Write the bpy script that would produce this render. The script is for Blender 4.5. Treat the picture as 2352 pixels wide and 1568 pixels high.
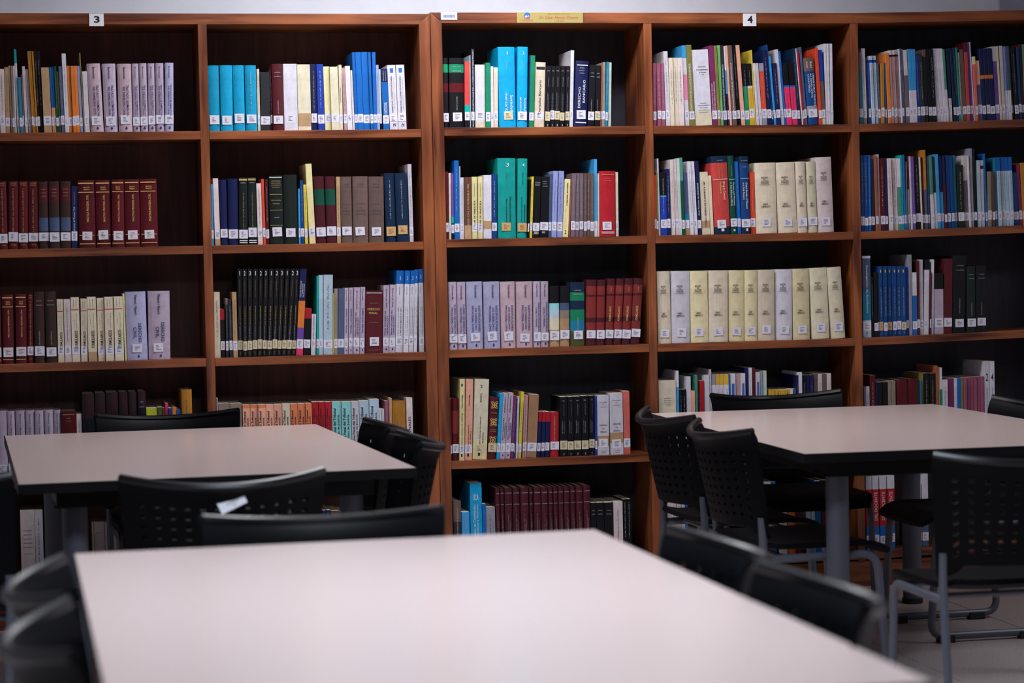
import bpy, bmesh, math, random
import numpy as np
from mathutils import Matrix, Vector
random.seed(7)
rnd = random.Random(11)
SC = bpy.context.scene
for _o in list(bpy.data.objects):
    bpy.data.objects.remove(_o)
C = SC.collection

# ------------------------------------------------------------------ camera
IW, IH = 2352, 1568
FPX, CX, CY, CZ = 5279.26, -1.37282, -8.77028, 1.36032
YAW, PIT, ROL = 0.2040632, 0.0367728, -0.0204071
_F = Vector((math.sin(YAW) * math.cos(PIT), math.cos(YAW) * math.cos(PIT), -math.sin(PIT)))
_R = Vector((math.cos(YAW), -math.sin(YAW), 0))
_U = _R.cross(_F)
_R2 = _R * math.cos(ROL) + _U * math.sin(ROL)
_U2 = -_R * math.sin(ROL) + _U * math.cos(ROL)
CAMP = Vector((CX, CY, CZ))
cam = bpy.data.cameras.new('camera')
cam.sensor_width = 22.3
cam.lens = FPX / IW * 22.3
cam.clip_end = 60
cam.dof.use_dof = True
cam.dof.focus_distance = 8.95
cam.dof.aperture_fstop = 1.8
camo = bpy.data.objects.new('camera', cam)
C.objects.link(camo)
camo.matrix_world = Matrix(((_R2.x, _U2.x, -_F.x, CX), (_R2.y, _U2.y, -_F.y, CY), (_R2.z, _U2.z, -_F.z, CZ), (0, 0, 0, 1)))
SC.camera = camo

# ------------------------------------------------------------------ world, lamps, exposure
w = bpy.data.worlds.new('world')
SC.world = w
w.use_nodes = True
w.node_tree.nodes['Background'].inputs[0].default_value = (0.75, 0.8, 1.0, 1)
w.node_tree.nodes['Background'].inputs[1].default_value = 0.02
SC.view_settings.view_transform = 'Standard'
SC.view_settings.look = 'None'
SC.view_settings.exposure = 0.0
SC.view_settings.gamma = 1.0
SC.view_settings.use_curve_mapping = False
SC.cycles.use_denoising = True
SC.cycles.max_bounces = 4
SC.cycles.use_adaptive_sampling = True
SC.cycles.adaptive_threshold = 0.03
SC.cycles.diffuse_bounces = 3
SC.cycles.glossy_bounces = 2
SC.cycles.transmission_bounces = 2
SC.cycles.caustics_reflective = False
SC.cycles.caustics_refractive = False


def ceiling_lamp(x, y, watts, sx=1.2, sy=0.6, col=(0.93, 0.95, 1.0)):
    """a fluorescent ceiling fixture out of view"""
    l = bpy.data.lights.new('ceiling_lamp', 'AREA')
    l.shape = 'RECTANGLE'
    l.size, l.size_y = sx, sy
    l.energy = watts
    l.color = col
    l.spread = math.radians(150)
    o = bpy.data.objects.new('ceiling_lamp', l)
    o.location = (x, y, 2.97)
    C.objects.link(o)


ceiling_lamp(0.3, -0.8, 36, 1.8, 0.3)
ceiling_lamp(-0.6, -4.6, 77, 1.2, 0.6, (0.76, 0.87, 1.0))
ceiling_lamp(3.4, -2.9, 24, 1.2, 0.6)  # extra lamp added out of view to brighten the floor on the right
ceiling_lamp(-0.6, -8.3, 16, 1.2, 0.6)
for _x in (-0.35, 0.2, 0.75):          # point lights added below the first fixture to brighten the wall and upper shelves
    _l = bpy.data.lights.new('wall_fill_light', 'POINT')
    _l.energy = 11
    _l.color = (0.93, 0.96, 1.0)
    _l.shadow_soft_size = 0.08
    _o = bpy.data.objects.new('wall_fill_light', _l)
    _o.location = (_x, -0.8, 2.86)
    C.objects.link(_o)


def ray(x, y):
    return _F + _R2 * ((x - IW / 2) / FPX) - _U2 * ((y - IH / 2) / FPX)


def on_y(x, y, Y):
    d = ray(x, y)
    return CAMP + d * ((Y - CY) / d.y)


# ------------------------------------------------------------------ materials
def srgb(h):
    h = h.lstrip('#')
    v = [int(h[i:i + 2], 16) / 255 for i in (0, 2, 4)]
    return tuple(c / 12.92 if c <= 0.04045 else ((c + 0.055) / 1.055) ** 2.4 for c in v) + (1.0,)


MATS = {}


def newmat(name):
    m = bpy.data.materials.new(name)
    m.use_nodes = True
    nt = m.node_tree
    return m, nt, nt.nodes['Principled BSDF']


def nd(nt, t, **kw):
    n = nt.nodes.new(t)
    for k, v in kw.items():
        setattr(n, k, v)
    return n


def mat_cover(code):
    """cloth, card or paper cover with a little scuffing and tone variation from book to book"""
    key = 'cover_' + code
    if key in MATS:
        return MATS[key]
    m, nt, b = newmat(key)
    col = srgb(PAL[code][0])
    L = nt.links.new
    tc = nd(nt, 'ShaderNodeTexCoord')
    no = nd(nt, 'ShaderNodeTexNoise')
    no.inputs['Scale'].default_value = 38
    no.inputs['Detail'].default_value = 5
    L(tc.outputs['Object'], no.inputs['Vector'])
    oi = nd(nt, 'ShaderNodeObjectInfo')
    r1 = nd(nt, 'ShaderNodeMapRange')
    r1.inputs['From Min'].default_value = 0.3
    r1.inputs['From Max'].default_value = 0.7
    r1.inputs['To Min'].default_value = 0.87
    r1.inputs['To Max'].default_value = 1.09
    L(no.outputs['Fac'], r1.inputs['Value'])
    r2 = nd(nt, 'ShaderNodeMapRange')
    r2.inputs['To Min'].default_value = 0.88
    r2.inputs['To Max'].default_value = 1.1
    L(oi.outputs['Random'], r2.inputs['Value'])
    mu = nd(nt, 'ShaderNodeMath', operation='MULTIPLY')
    L(r1.outputs[0], mu.inputs[0])
    L(r2.outputs[0], mu.inputs[1])
    hs = nd(nt, 'ShaderNodeHueSaturation')
    hs.inputs['Color'].default_value = col
    L(mu.outputs[0], hs.inputs['Value'])
    L(hs.outputs[0], b.inputs['Base Color'])
    b.inputs['Roughness'].default_value = 0.42
    b.inputs['Specular IOR Level'].default_value = 0.35
    MATS[key] = m
    return m


def mat_plain(name, hexcol, rough=0.5, metal=0.0, spec=0.5):
    if name in MATS:
        return MATS[name]
    m, nt, b = newmat(name)
    b.inputs['Base Color'].default_value = srgb(hexcol)
    b.inputs['Roughness'].default_value = rough
    b.inputs['Metallic'].default_value = metal
    b.inputs['Specular IOR Level'].default_value = spec
    MATS[name] = m
    return m


def mat_wood(name, h1, h2, axis, rough=0.38):
    """varnished wood with grain running along the given axis"""
    if name in MATS:
        return MATS[name]
    m, nt, b = newmat(name)
    L = nt.links.new
    tc = nd(nt, 'ShaderNodeTexCoord')
    mp = nd(nt, 'ShaderNodeMapping')
    s = [34, 34, 34]
    s[axis] = 2.4
    mp.inputs['Scale'].default_value = s
    L(tc.outputs['Object'], mp.inputs['Vector'])
    n1 = nd(nt, 'ShaderNodeTexNoise')
    n1.inputs['Scale'].default_value = 1.0
    n1.inputs['Detail'].default_value = 6
    n1.inputs['Distortion'].default_value = 0.7
    L(mp.outputs[0], n1.inputs['Vector'])
    n2 = nd(nt, 'ShaderNodeTexNoise')
    n2.inputs['Scale'].default_value = 2.3
    L(tc.outputs['Object'], n2.inputs['Vector'])
    ad = nd(nt, 'ShaderNodeMath', operation='MULTIPLY_ADD')
    ad.inputs[1].default_value = 0.55
    L(n2.outputs['Fac'], ad.inputs[0])
    mm = nd(nt, 'ShaderNodeMath', operation='MULTIPLY')
    mm.inputs[1].default_value = 0.6
    L(n1.outputs['Fac'], mm.inputs[0])
    L(mm.outputs[0], ad.inputs[2])
    cr = nd(nt, 'ShaderNodeValToRGB')
    cr.color_ramp.elements[0].position = 0.42
    cr.color_ramp.elements[0].color = srgb(h1)
    cr.color_ramp.elements[1].position = 0.72
    cr.color_ramp.elements[1].color = srgb(h2)
    L(ad.outputs[0], cr.inputs[0])
    L(cr.outputs[0], b.inputs['Base Color'])
    bp = nd(nt, 'ShaderNodeBump')
    bp.inputs['Strength'].default_value = 0.08
    bp.inputs['Distance'].default_value = 0.002
    L(n1.outputs['Fac'], bp.inputs['Height'])
    L(bp.outputs[0], b.inputs['Normal'])
    b.inputs['Roughness'].default_value = rough
    MATS[name] = m
    return m


def mat_speckle(name, h1, h2, scale, rough, bump=0.0, lo=0.35, hi=0.65):
    if name in MATS:
        return MATS[name]
    m, nt, b = newmat(name)
    L = nt.links.new
    tc = nd(nt, 'ShaderNodeTexCoord')
    n1 = nd(nt, 'ShaderNodeTexNoise')
    n1.inputs['Scale'].default_value = scale
    n1.inputs['Detail'].default_value = 4
    L(tc.outputs['Object'], n1.inputs['Vector'])
    cr = nd(nt, 'ShaderNodeValToRGB')
    cr.color_ramp.elements[0].position = lo
    cr.color_ramp.elements[0].color = srgb(h1)
    cr.color_ramp.elements[1].position = hi
    cr.color_ramp.elements[1].color = srgb(h2)
    L(n1.outputs['Fac'], cr.inputs[0])
    L(cr.outputs[0], b.inputs['Base Color'])
    b.inputs['Roughness'].default_value = rough
    if bump:
        bp = nd(nt, 'ShaderNodeBump')
        bp.inputs['Strength'].default_value = bump
        bp.inputs['Distance'].default_value = 0.003
        L(n1.outputs['Fac'], bp.inputs['Height'])
        L(bp.outputs[0], b.inputs['Normal'])
    MATS[name] = m
    return m


def mat_call_label(name, paper, ink):
    """spine sticker paper with a few printed lines of call number, too small to read"""
    if name in MATS:
        return MATS[name]
    m, nt, b = newmat(name)
    L = nt.links.new
    tc = nd(nt, 'ShaderNodeTexCoord')
    sx = nd(nt, 'ShaderNodeSeparateXYZ')
    L(tc.outputs['Generated'], sx.inputs[0])
    oi = nd(nt, 'ShaderNodeObjectInfo')

    def mth(op, a, bb, cc=None):
        n = nd(nt, 'ShaderNodeMath', operation=op)
        for i, v in enumerate((a, bb, cc)):
            if v is None:
                continue
            if isinstance(v, (int, float)):
                n.inputs[i].default_value = v
            else:
                L(v, n.inputs[i])
        return n.outputs[0]
    row = mth('MULTIPLY', sx.outputs['Z'], 6.5)
    fr = mth('FRACT', row, None)
    stripe = mth('GREATER_THAN', fr, 0.52)
    inz = mth('MULTIPLY', mth('GREATER_THAN', sx.outputs['Z'], 0.2), mth('LESS_THAN', sx.outputs['Z'], 0.8))
    # ragged right ends: line length from white noise on the line number
    wn = nd(nt, 'ShaderNodeTexWhiteNoise', noise_dimensions='2D')
    cb = nd(nt, 'ShaderNodeCombineXYZ')
    L(mth('FLOOR', row, None), cb.inputs[0])
    L(oi.outputs['Random'], cb.inputs[1])
    L(cb.outputs[0], wn.inputs['Vector'])
    end = mth('MULTIPLY_ADD', wn.outputs['Value'], 0.4, 0.42)
    inx = mth('MULTIPLY', mth('GREATER_THAN', sx.outputs['X'], 0.24), mth('LESS_THAN', sx.outputs['X'], end))
    nz = nd(nt, 'ShaderNodeTexNoise')
    nz.inputs['Scale'].default_value = 700
    L(tc.outputs['Object'], nz.inputs['Vector'])
    let = mth('GREATER_THAN', nz.outputs['Fac'], 0.42)
    k = mth('MULTIPLY', mth('MULTIPLY', stripe, inz), mth('MULTIPLY', inx, let))
    mx = nd(nt, 'ShaderNodeMix', data_type='RGBA')
    L(k, mx.inputs[0])
    mx.inputs[6].default_value = srgb(paper)
    mx.inputs[7].default_value = srgb(ink)
    L(mx.outputs[2], b.inputs['Base Color'])
    b.inputs['Roughness'].default_value = 0.4
    MATS[name] = m
    return m


# colour code: (cover colour, word used when describing it)
PAL = {
    'li': ('b5a4b8', 'lilac grey'), 'lb': ('a7a5c6', 'blue lilac'), 'lp': ('bda3ad', 'pinkish lilac'), 'wh': ('cfcbd6', 'white'), 'pw': ('d6c6c6', 'pinkish white'),
    'cr': ('d4c6b0', 'cream'), 'iv': ('d3cab0', 'ivory'), 'ye': ('dcc542', 'yellow'), 'ly': ('ddd098', 'pale yellow'), 'pv': ('d6caa2', 'straw'), 'pn': ('7d2b2a', 'brick panelled'), 'mk': ('2b131a', 'blackish maroon'), 'sy': ('d2a63c', 'mustard'), 'or': ('d97a34', 'orange'),
    'os': ('d6472a', 'orange red'), 're': ('ae1e2a', 'red'), 'rs': ('c4433f', 'brick red'), 'dr': ('560c17', 'dark red'), 'mr': ('481620', 'maroon'), 'mp': ('541820', 'red brown'),
    'br': ('5e3b32', 'brown'), 'bd': ('38241f', 'dark brown'), 'gb': ('66524c', 'taupe'), 'mg': ('72606a', 'mauve grey'), 'tn': ('b08f6a', 'tan'), 'tg': ('8e7f70', 'grey tan'),
    'go': ('b0772a', 'ochre'), 'ol': ('83793c', 'olive'), 'od': ('4b5028', 'dark olive'), 'bk': ('0d0d13', 'black'), 'bg': ('14201c', 'greenish black'), 'ck': ('2a2a30', 'charcoal'),
    'nv': ('141c4c', 'navy'), 'nt': ('0f2742', 'dark teal blue'), 'bl': ('1260b0', 'blue'), 'rb': ('1c3a9c', 'royal blue'), 'db': ('10407c', 'deep blue'), 'sk': ('3a96d2', 'sky blue'),
    'cy': ('06a0d8', 'bright cyan'), 'tq': ('0a92bc', 'turquoise'), 'tl': ('0c9a94', 'teal'), 'tb': ('1c7a9c', 'teal blue'), 'gn': ('12805a', 'green'), 'dg': ('0e4a3a', 'dark green'),
    'gg': ('4c8a78', 'grey green'), 'lg': ('76bf74', 'light green'), 'pg': ('b4c4bc', 'pale green'), 'pk': ('dc86aa', 'pink'), 'hp': ('e23468', 'hot pink'), 'pc': ('e6a68e', 'peach'),
    'sa': ('dd7f56', 'salmon orange'), 'sr': ('d2685e', 'salmon red'), 'pu': ('68489a', 'purple'), 'ma': ('76285a', 'plum'), 'mv': ('96506a', 'mauve'), 'pm': ('b08a8c', 'dusty pink'),
    'gy': ('8c8c98', 'grey'), 'lt': ('b0c6d6', 'pale blue'), 'ls': ('8e98cc', 'periwinkle'), 'sl': ('4a5878', 'slate'), 'aq': ('8cd0d0', 'aqua'), 'li2': ('c8c0cc', 'light grey'),
    'bt': ('a27a5c', 'brown paper'), 'rt': ('a85a40', 'rust'), 'lm': ('c4c83a', 'lime yellow'),
}
INK = {'k': '1c1822', 'n': '2a316e', 'w': 'd9d9de', 'g': 'c8a765', 'r': 'b2403c', 'b': '2f63b4', 'y': 'd8bb6e', 'W': 'a4a4ae', 'K': '4a4450', 'G': '9c8656', 'Y': 'a8935a', 'R': 'b0605a', 'N': '565a84', 'B': '4c6eac'}


def ink(c):
    return mat_plain('print_' + c, INK[c], 0.45)


WOOD_H = mat_wood('wood_along', '43190d', '9c5832', 0)
WOOD_V = mat_wood('wood_upright', '43190d', '9c5832', 2)
VENEER_L = mat_wood('brown_back_veneer', '4a271f', '744136', 2, 0.55)
VENEER_R = mat_wood('charcoal_back_board', '26262f', '383844', 2, 0.55)
PAGES = mat_plain('page_edges', 'cdbfa6', 0.8)
LABW = mat_call_label('call_label_white', 'd8d4e2', '3c3848')
LABY = mat_call_label('call_label_yellowed', 'cfc2a0', '4e4850')
LABO = mat_call_label('call_label_orange', 'c9a06a', '5c4632')
METAL = mat_plain('grey_painted_tube', '5a5d69', 0.4, 0.25)
TLEG = mat_plain('grey_table_leg', '50515d', 0.5, 0.1)
PLASTIC = mat_plain('black_plastic', '05060a', 0.5, 0.0, 0.1)
RIMP = mat_plain('black_plastic_rim', '07080d', 0.32, 0.0, 0.4)
RUBBER = mat_plain('black_rubber', '101013', 0.7)
EDGE = mat_plain('black_edge_band', '09080c', 0.5, 0.0, 0.2)
LAMIN = mat_speckle('beige_laminate', 'c3aca6', 'ccb8b2', 160, 0.24)
WALLP = mat_speckle('bluish_white_paint', 'dfe2ee', 'e5e8f2', 9, 0.7, 0.04)
GREYW = mat_speckle('grey_wall_tone', 'a3a4b6', 'abacbc', 9, 0.7, 0.04)
CEILP = mat_speckle('white_ceiling_paint', 'd2d2d6', 'dadade', 9, 0.8)
TILE = mat_speckle('speckled_terrazzo', 'a59492', 'dfd2cd', 210, 0.3, 0.0, 0.38, 0.62)
GROUT = mat_plain('dark_joint', '3a3033', 0.8)


# ------------------------------------------------------------------ mesh helpers
def link(name, me, parent=None, mat=None):
    o = bpy.data.objects.new(name, me)
    C.objects.link(o)
    if parent is not None:
        o.parent = parent
    if mat is not None and me is not None and not me.materials:
        me.materials.append(mat)
    return o


def box_mesh(name, x0, x1, y0, y1, z0, z1, bev=0.0, mat=None):
    bm = bmesh.new()
    v = [bm.verts.new(p) for p in ((x0, y0, z0), (x1, y0, z0), (x1, y1, z0), (x0, y1, z0), (x0, y0, z1), (x1, y0, z1), (x1, y1, z1), (x0, y1, z1))]
    for f in ((3, 2, 1, 0), (4, 5, 6, 7), (0, 1, 5, 4), (1, 2, 6, 5), (2, 3, 7, 6), (3, 0, 4, 7)):
        bm.faces.new([v[i] for i in f])
    if bev:
        bmesh.ops.bevel(bm, geom=list(bm.edges), offset=bev, segments=2, affect='EDGES', profile=0.6)
    me = bpy.data.meshes.new(name)
    bm.to_mesh(me)
    bm.free()
    if mat:
        me.materials.append(mat)
    return me


def prism(name, pts, y0, y1, mat=None, bev=0.0):
    """front outline (x, z) counter-clockwise seen from -y, given depth from y0 (front) to y1"""
    bm = bmesh.new()
    a = [bm.verts.new((x, y0, z)) for x, z in pts]
    b = [bm.verts.new((x, y1, z)) for x, z in pts]
    bm.faces.new(a)
    bm.faces.new(b[::-1])
    n = len(pts)
    for i in range(n):
        j = (i + 1) % n
        bm.faces.new((a[i], b[i], b[j], a[j]))
    bmesh.ops.recalc_face_normals(bm, faces=bm.faces)
    if bev:
        bmesh.ops.bevel(bm, geom=list(bm.edges), offset=bev, segments=2, affect='EDGES', profile=0.6)
    me = bpy.data.meshes.new(name)
    bm.to_mesh(me)
    bm.free()
    if mat:
        me.materials.append(mat)
    return me


def tag(o, label, cat, group=None, kind=None):
    if label:
        o['label'] = label
    if cat:
        o['category'] = cat
    if group:
        o['group'] = group
    if kind:
        o['kind'] = kind
    return o


def smooth(me, ang=0.6):
    me.polygons.foreach_set('use_smooth', [True] * len(me.polygons))
    bm = bmesh.new()
    bm.from_mesh(me)
    for e in bm.edges:
        if len(e.link_faces) == 2 and e.calc_face_angle(0) > ang:
            e.smooth = False
    bm.to_mesh(me)
    bm.free()


def rounded_path(pts, rad, seg=5, closed=False):
    """polyline with rounded corners"""
    P = [Vector(p) for p in pts]
    n = len(P)
    out = []
    for i in range(n):
        if not closed and i in (0, n - 1):
            out.append(P[i])
            continue
        a, b, c = P[i - 1], P[i], P[(i + 1) % n]
        d1, d2 = (a - b), (c - b)
        r = min(rad, d1.length * 0.45, d2.length * 0.45)
        p1, p2 = b + d1.normalized() * r, b + d2.normalized() * r
        for k in range(seg + 1):
            t = k / seg
            out.append((1 - t) ** 2 * p1 + 2 * t * (1 - t) * b + t * t * p2)
    return out


def tube_mesh(name, path, r, nseg=10, closed=False, rx=None, mat=None, up=Vector((1, 0, 0))):
    """sweep of an oval section along a path"""
    P = [Vector(p) for p in path]
    n = len(P)
    bm = bmesh.new()
    rings = []
    for i in range(n):
        a = P[i - 1] if (i > 0 or closed) else P[i]
        b = P[(i + 1) % n] if (i < n - 1 or closed) else P[i]
        t = (b - a).normalized()
        u = up - t * up.dot(t)
        if u.length < 1e-3:
            u = Vector((0, 1, 0)) - t * t.y
        u.normalize()
        v = t.cross(u)
        rings.append([bm.verts.new(P[i] + u * ((rx or r) * math.cos(k * 2 * math.pi / nseg)) + v * (r * math.sin(k * 2 * math.pi / nseg))) for k in range(nseg)])
    for i in range(n if closed else n - 1):
        A, B = rings[i], rings[(i + 1) % n]
        for k in range(nseg):
            bm.faces.new((A[k], A[(k + 1) % nseg], B[(k + 1) % nseg], B[k]))
    if not closed:
        bm.faces.new(rings[0][::-1])
        bm.faces.new(rings[-1])
    bmesh.ops.recalc_face_normals(bm, faces=bm.faces)
    me = bpy.data.meshes.new(name)
    bm.to_mesh(me)
    bm.free()
    if mat:
        me.materials.append(mat)
    smooth(me)
    return me


# unit lettering: every text becomes a mesh fitted to a 1 x 1 rectangle (x = reading direction, y = letter height)
_text_cache = {}


def text_mesh(body, c, bold=0.0, shear=0.0):
    key = (body, c, bold, shear)
    if key in _text_cache:
        return _text_cache[key]
    cu = bpy.data.curves.new('lettering', 'FONT')
    cu.body = body
    cu.size = 1
    cu.resolution_u = 2
    cu.offset = bold
    cu.shear = shear
    cu.align_x = 'CENTER'
    cu.space_line = 0.95
    o = bpy.data.objects.new('lettering_source', cu)
    C.objects.link(o)
    dg = bpy.context.evaluated_depsgraph_get()
    me = bpy.data.meshes.new_from_object(o.evaluated_get(dg))
    bpy.data.objects.remove(o)
    bpy.data.curves.remove(cu)
    co = np.empty(len(me.vertices) * 3)
    me.vertices.foreach_get('co', co)
    co = co.reshape(-1, 3)
    lo, hi = co.min(0), co.max(0)
    sp = np.maximum(hi - lo, 1e-6)
    co = (co - lo) / sp
    co[:, 2] = 0
    me.vertices.foreach_set('co', co.ravel())
    me.update()
    me.materials.clear()
    me.materials.append(ink(c))
    _text_cache[key] = me
    return me


def dash_mesh(variant, c):
    """unit strip of small printed strokes for lettering too small to read in the photograph"""
    key = ('dash', variant, c)
    if key in _text_cache:
        return _text_cache[key]
    rr = random.Random(variant * 31 + 5)
    n = (40, 28, 54, 22)[variant % 4]
    v, f = [], []
    x = 0.0
    word = rr.randint(3, 8)
    W = []
    while len(W) < n:
        wd = rr.uniform(0.35, 0.75)
        W.append((x, x + wd))
        x += 1.0
        word -= 1
        if word == 0:
            x += 0.8
            word = rr.randint(3, 9)
    for a, b in W:
        a, b = a / x, b / x
        y0, y1 = 0.1, rr.choice((0.72, 0.72, 1.0))
        if rr.random() < 0.3:
            ym = (y0 + y1) / 2
            segs = ((y0, ym - 0.07), (ym + 0.07, y1))
        else:
            segs = ((y0, y1),)
        for s0, s1 in segs:
            k = len(v)
            v += [(a, s0, 0), (b, s0, 0), (b, s1, 0), (a, s1, 0)]
            f.append((k, k + 1, k + 2, k + 3))
    me = bpy.data.meshes.new('fine_print')
    me.from_pydata(v, [], f)
    me.materials.append(ink(c))
    _text_cache[key] = me
    return me


def place_print(me, name, parent, x0, x1, z0, z1, y, d):
    """fit unit lettering into the rectangle x0..x1, z0..z1 of a face looking to -y; d: h, u (reads upward), d (reads downward)"""
    o = bpy.data.objects.new(name, me)
    C.objects.link(o)
    o.parent = parent
    if d == 'h':
        X, Y, O = Vector((x1 - x0, 0, 0)), Vector((0, 0, z1 - z0)), Vector((x0, y, z0))
    elif d == 'u':
        X, Y, O = Vector((0, 0, z1 - z0)), Vector((x0 - x1, 0, 0)), Vector((x1, y, z0))
    else:
        X, Y, O = Vector((0, 0, z0 - z1)), Vector((x1 - x0, 0, 0)), Vector((x0, y, z1))
    Z = Vector((0, -1, 0))
    o.matrix_basis = Matrix(((X.x, Y.x, Z.x, O.x), (X.y, Y.y, Z.y, O.y), (X.z, Y.z, Z.z, O.z), (0, 0, 0, 1)))
    return o


# ------------------------------------------------------------------ the room
def struct(name, me):
    o = link(name, me)
    o['kind'] = 'structure'
    return o


RX0, RX1, RY0, RY1, RZ = -4.6, 5.4, -11.2, 0.36, 3.0
struct('wall_back', box_mesh('wall_back', RX0, RX1, RY1, RY1 + 0.12, -0.05, RZ + 0.05, 0, WALLP))
struct('wall_left', box_mesh('wall_left', RX0 - 0.12, RX0, RY0, RY1, -0.05, RZ + 0.05, 0, WALLP))
struct('wall_right', box_mesh('wall_right', RX1, RX1 + 0.12, RY0, RY1, -0.05, RZ + 0.05, 0, WALLP))
struct('wall_front', box_mesh('wall_front', RX0, RX1, RY0 - 0.12, RY0, -0.05, RZ + 0.05, 0, WALLP))
struct('ceiling', box_mesh('ceiling', RX0, RX1, RY0, RY1, RZ, RZ + 0.12, 0, CEILP))
xp = on_y(2297, 12, RY1 - 0.02).x
struct('wall_grey_slab', box_mesh('wall_grey_slab', xp, xp + 0.7, RY1 - 0.02, RY1 + 0.01, 0, RZ, 0, GREYW))  # thin slab in a greyer tone than the wall behind it
flo = struct('floor', box_mesh('floor', RX0, RX1, RY0, RY1, -0.12, -0.004, 0, GROUT))
TS = 0.6
tile_me = box_mesh('tile', 0.002, TS - 0.002, 0.002, TS - 0.002, -0.004, 0.0, 0, TILE)
tx0 = 2.04 - 8 * TS
for i in range(10):
    for j in range(11):
        o = link('tile', tile_me, flo)
        o.location = (tx0 + i * TS, -0.94 + 2 * TS - (j + 1) * TS, 0)
far = []
for i in range(-4, 16):
    for j in range(-1, 20):
        if 0 <= i < 10 and 0 <= j < 11:
            continue
        x, y = tx0 + i * TS, -0.94 + 2 * TS - (j + 1) * TS
        if x < RX0 or x + TS > RX1 or y < RY0 or y + TS > RY1:
            continue
        far.append((x, y))
v, f = [], []
for x, y in far:
    k = len(v)
    v += [(x + .002, y + .002, 0), (x + TS - .002, y + .002, 0), (x + TS - .002, y + TS - .002, 0), (x + .002, y + TS - .002, 0)]
    f.append((k, k + 1, k + 2, k + 3))
me = bpy.data.meshes.new('tiles_beyond')
me.from_pydata(v, [], f)
o = link('tiles_beyond_view', me, flo, TILE)
o['kind'] = 'stuff'

# ------------------------------------------------------------------ bookcases
D = 0.33          # depth of the cases
TOPZ = {'L': 2.3024, 'R': 2.3076}
SHZ = {'L': [1.8594, 1.4265, 0.9992, 0.5644, 0.136], 'R': [1.8639, 1.4327, 1.0049, 0.5717, 0.1415]}
ST = 0.031        # shelf thickness
RISE5 = 0.0165    # the last bay sits a little out of level
# inner edges (x0, x1) of the five bays
BAY = {1: (-1.565, -0.744), 2: (-0.711, 0.102), 3: (0.1913, 0.996), 4: (1.0282, 1.852), 5: (1.8841, 2.74)}


def shelf_z(bay, row, x):
    z = SHZ['L' if bay < 3 else 'R'][row - 1]
    if bay == 5:
        z += RISE5 * (x - BAY[5][0]) / (BAY[5][1] - BAY[5][0])
    return z


def bookcase(side, label):
    root = bpy.data.objects.new('bookcase', None)
    C.objects.link(root)
    tz = TOPZ[side]
    bays = (1, 2) if side == 'L' else (3, 4, 5)
    x0, x1 = BAY[bays[0]][0], BAY[bays[-1]][1]
    lx0, rx1 = x0 - 0.044, x1 + 0.0422
    if side == 'R':
        lx0, rx1 = 0.1468, x1 + 0.044
    else:
        rx1 = 0.1449
    root.location = (0, 0, 0)
    RH = 0.041
    tzr = tz + (RISE5 if side == 'R' else 0)
    # mitred front frame: two uprights and the top rail
    g = 0.0006
    link('side_upright', prism('side_upright', [(lx0, 0), (x0, 0), (x0, tz - RH), (lx0, tz)], 0, D, WOOD_V, 0.0012), root)
    link('side_upright', prism('side_upright', [(x1, 0), (rx1, 0), (rx1, tzr), (x1, tzr - RH)], 0, D, WOOD_V, 0.0012), root)
    if side == 'L':
        link('top_rail', prism('top_rail', [(lx0 + g, tz), (x0 + g, tz - RH), (x1 - g, tz - RH), (rx1 - g, tz)][::-1], 0.0005, D, WOOD_H, 0.0012), root)
    else:
        xm = (BAY[4][1] + BAY[5][0]) / 2
        link('top_rail', prism('top_rail', [(lx0 + g, tz), (x0 + g, tz - RH), (xm, tz - RH), (xm, tz)][::-1], 0.0005, D, WOOD_H, 0.0012), root)
        link('top_rail', prism('top_rail', [(xm + g, tz), (xm + g, tz - RH), (x1 - g, tzr - RH), (rx1 - g, tzr)][::-1], 0.0005, D, WOOD_H, 0.0012), root)
    for a, b in zip(bays[:-1], bays[1:]):
        link('divider', box_mesh('divider', BAY[a][1], BAY[b][0], 0.002, D - 0.012, 0.105, tz - RH - 0.0005, 0.0012, WOOD_V), root)
    for b in bays:
        xa, xb = BAY[b]
        for row in range(1, 6):
            za, zb = shelf_z(b, row, xa), shelf_z(b, row, xb)
            link('shelf', prism('shelf', [(xa + g, za - ST), (xb - g, zb - ST), (xb - g, zb), (xa + g, za)], 0.001, D - 0.013, WOOD_H, 0.0012), root)
        link('back_panel', box_mesh('back_panel', xa - 0.012, xb + 0.012, D - 0.011, D - 0.003, 0.11, tz - 0.01, 0, VENEER_L if side == 'L' else VENEER_R), root)
    link('plinth', box_mesh('plinth', x0 + 0.001, x1 - 0.001, 0.012, 0.03, 0.0, 0.1035, 0, WOOD_H), root)
    tag(root, label, 'bookcase', 'wooden library bookcases along the wall')
    return root


bookcase('L', 'reddish wooden bookcase with brown backing, carrying the white card with a three')
bookcase('R', 'reddish wooden bookcase with charcoal backing, carrying the gold plaque')


def front_rect(xa, xb, ya, yb, Y):
    p, q = on_y(xa, yb, Y), on_y(xb, ya, Y)
    return p.x, q.x, p.z, q.z


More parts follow.
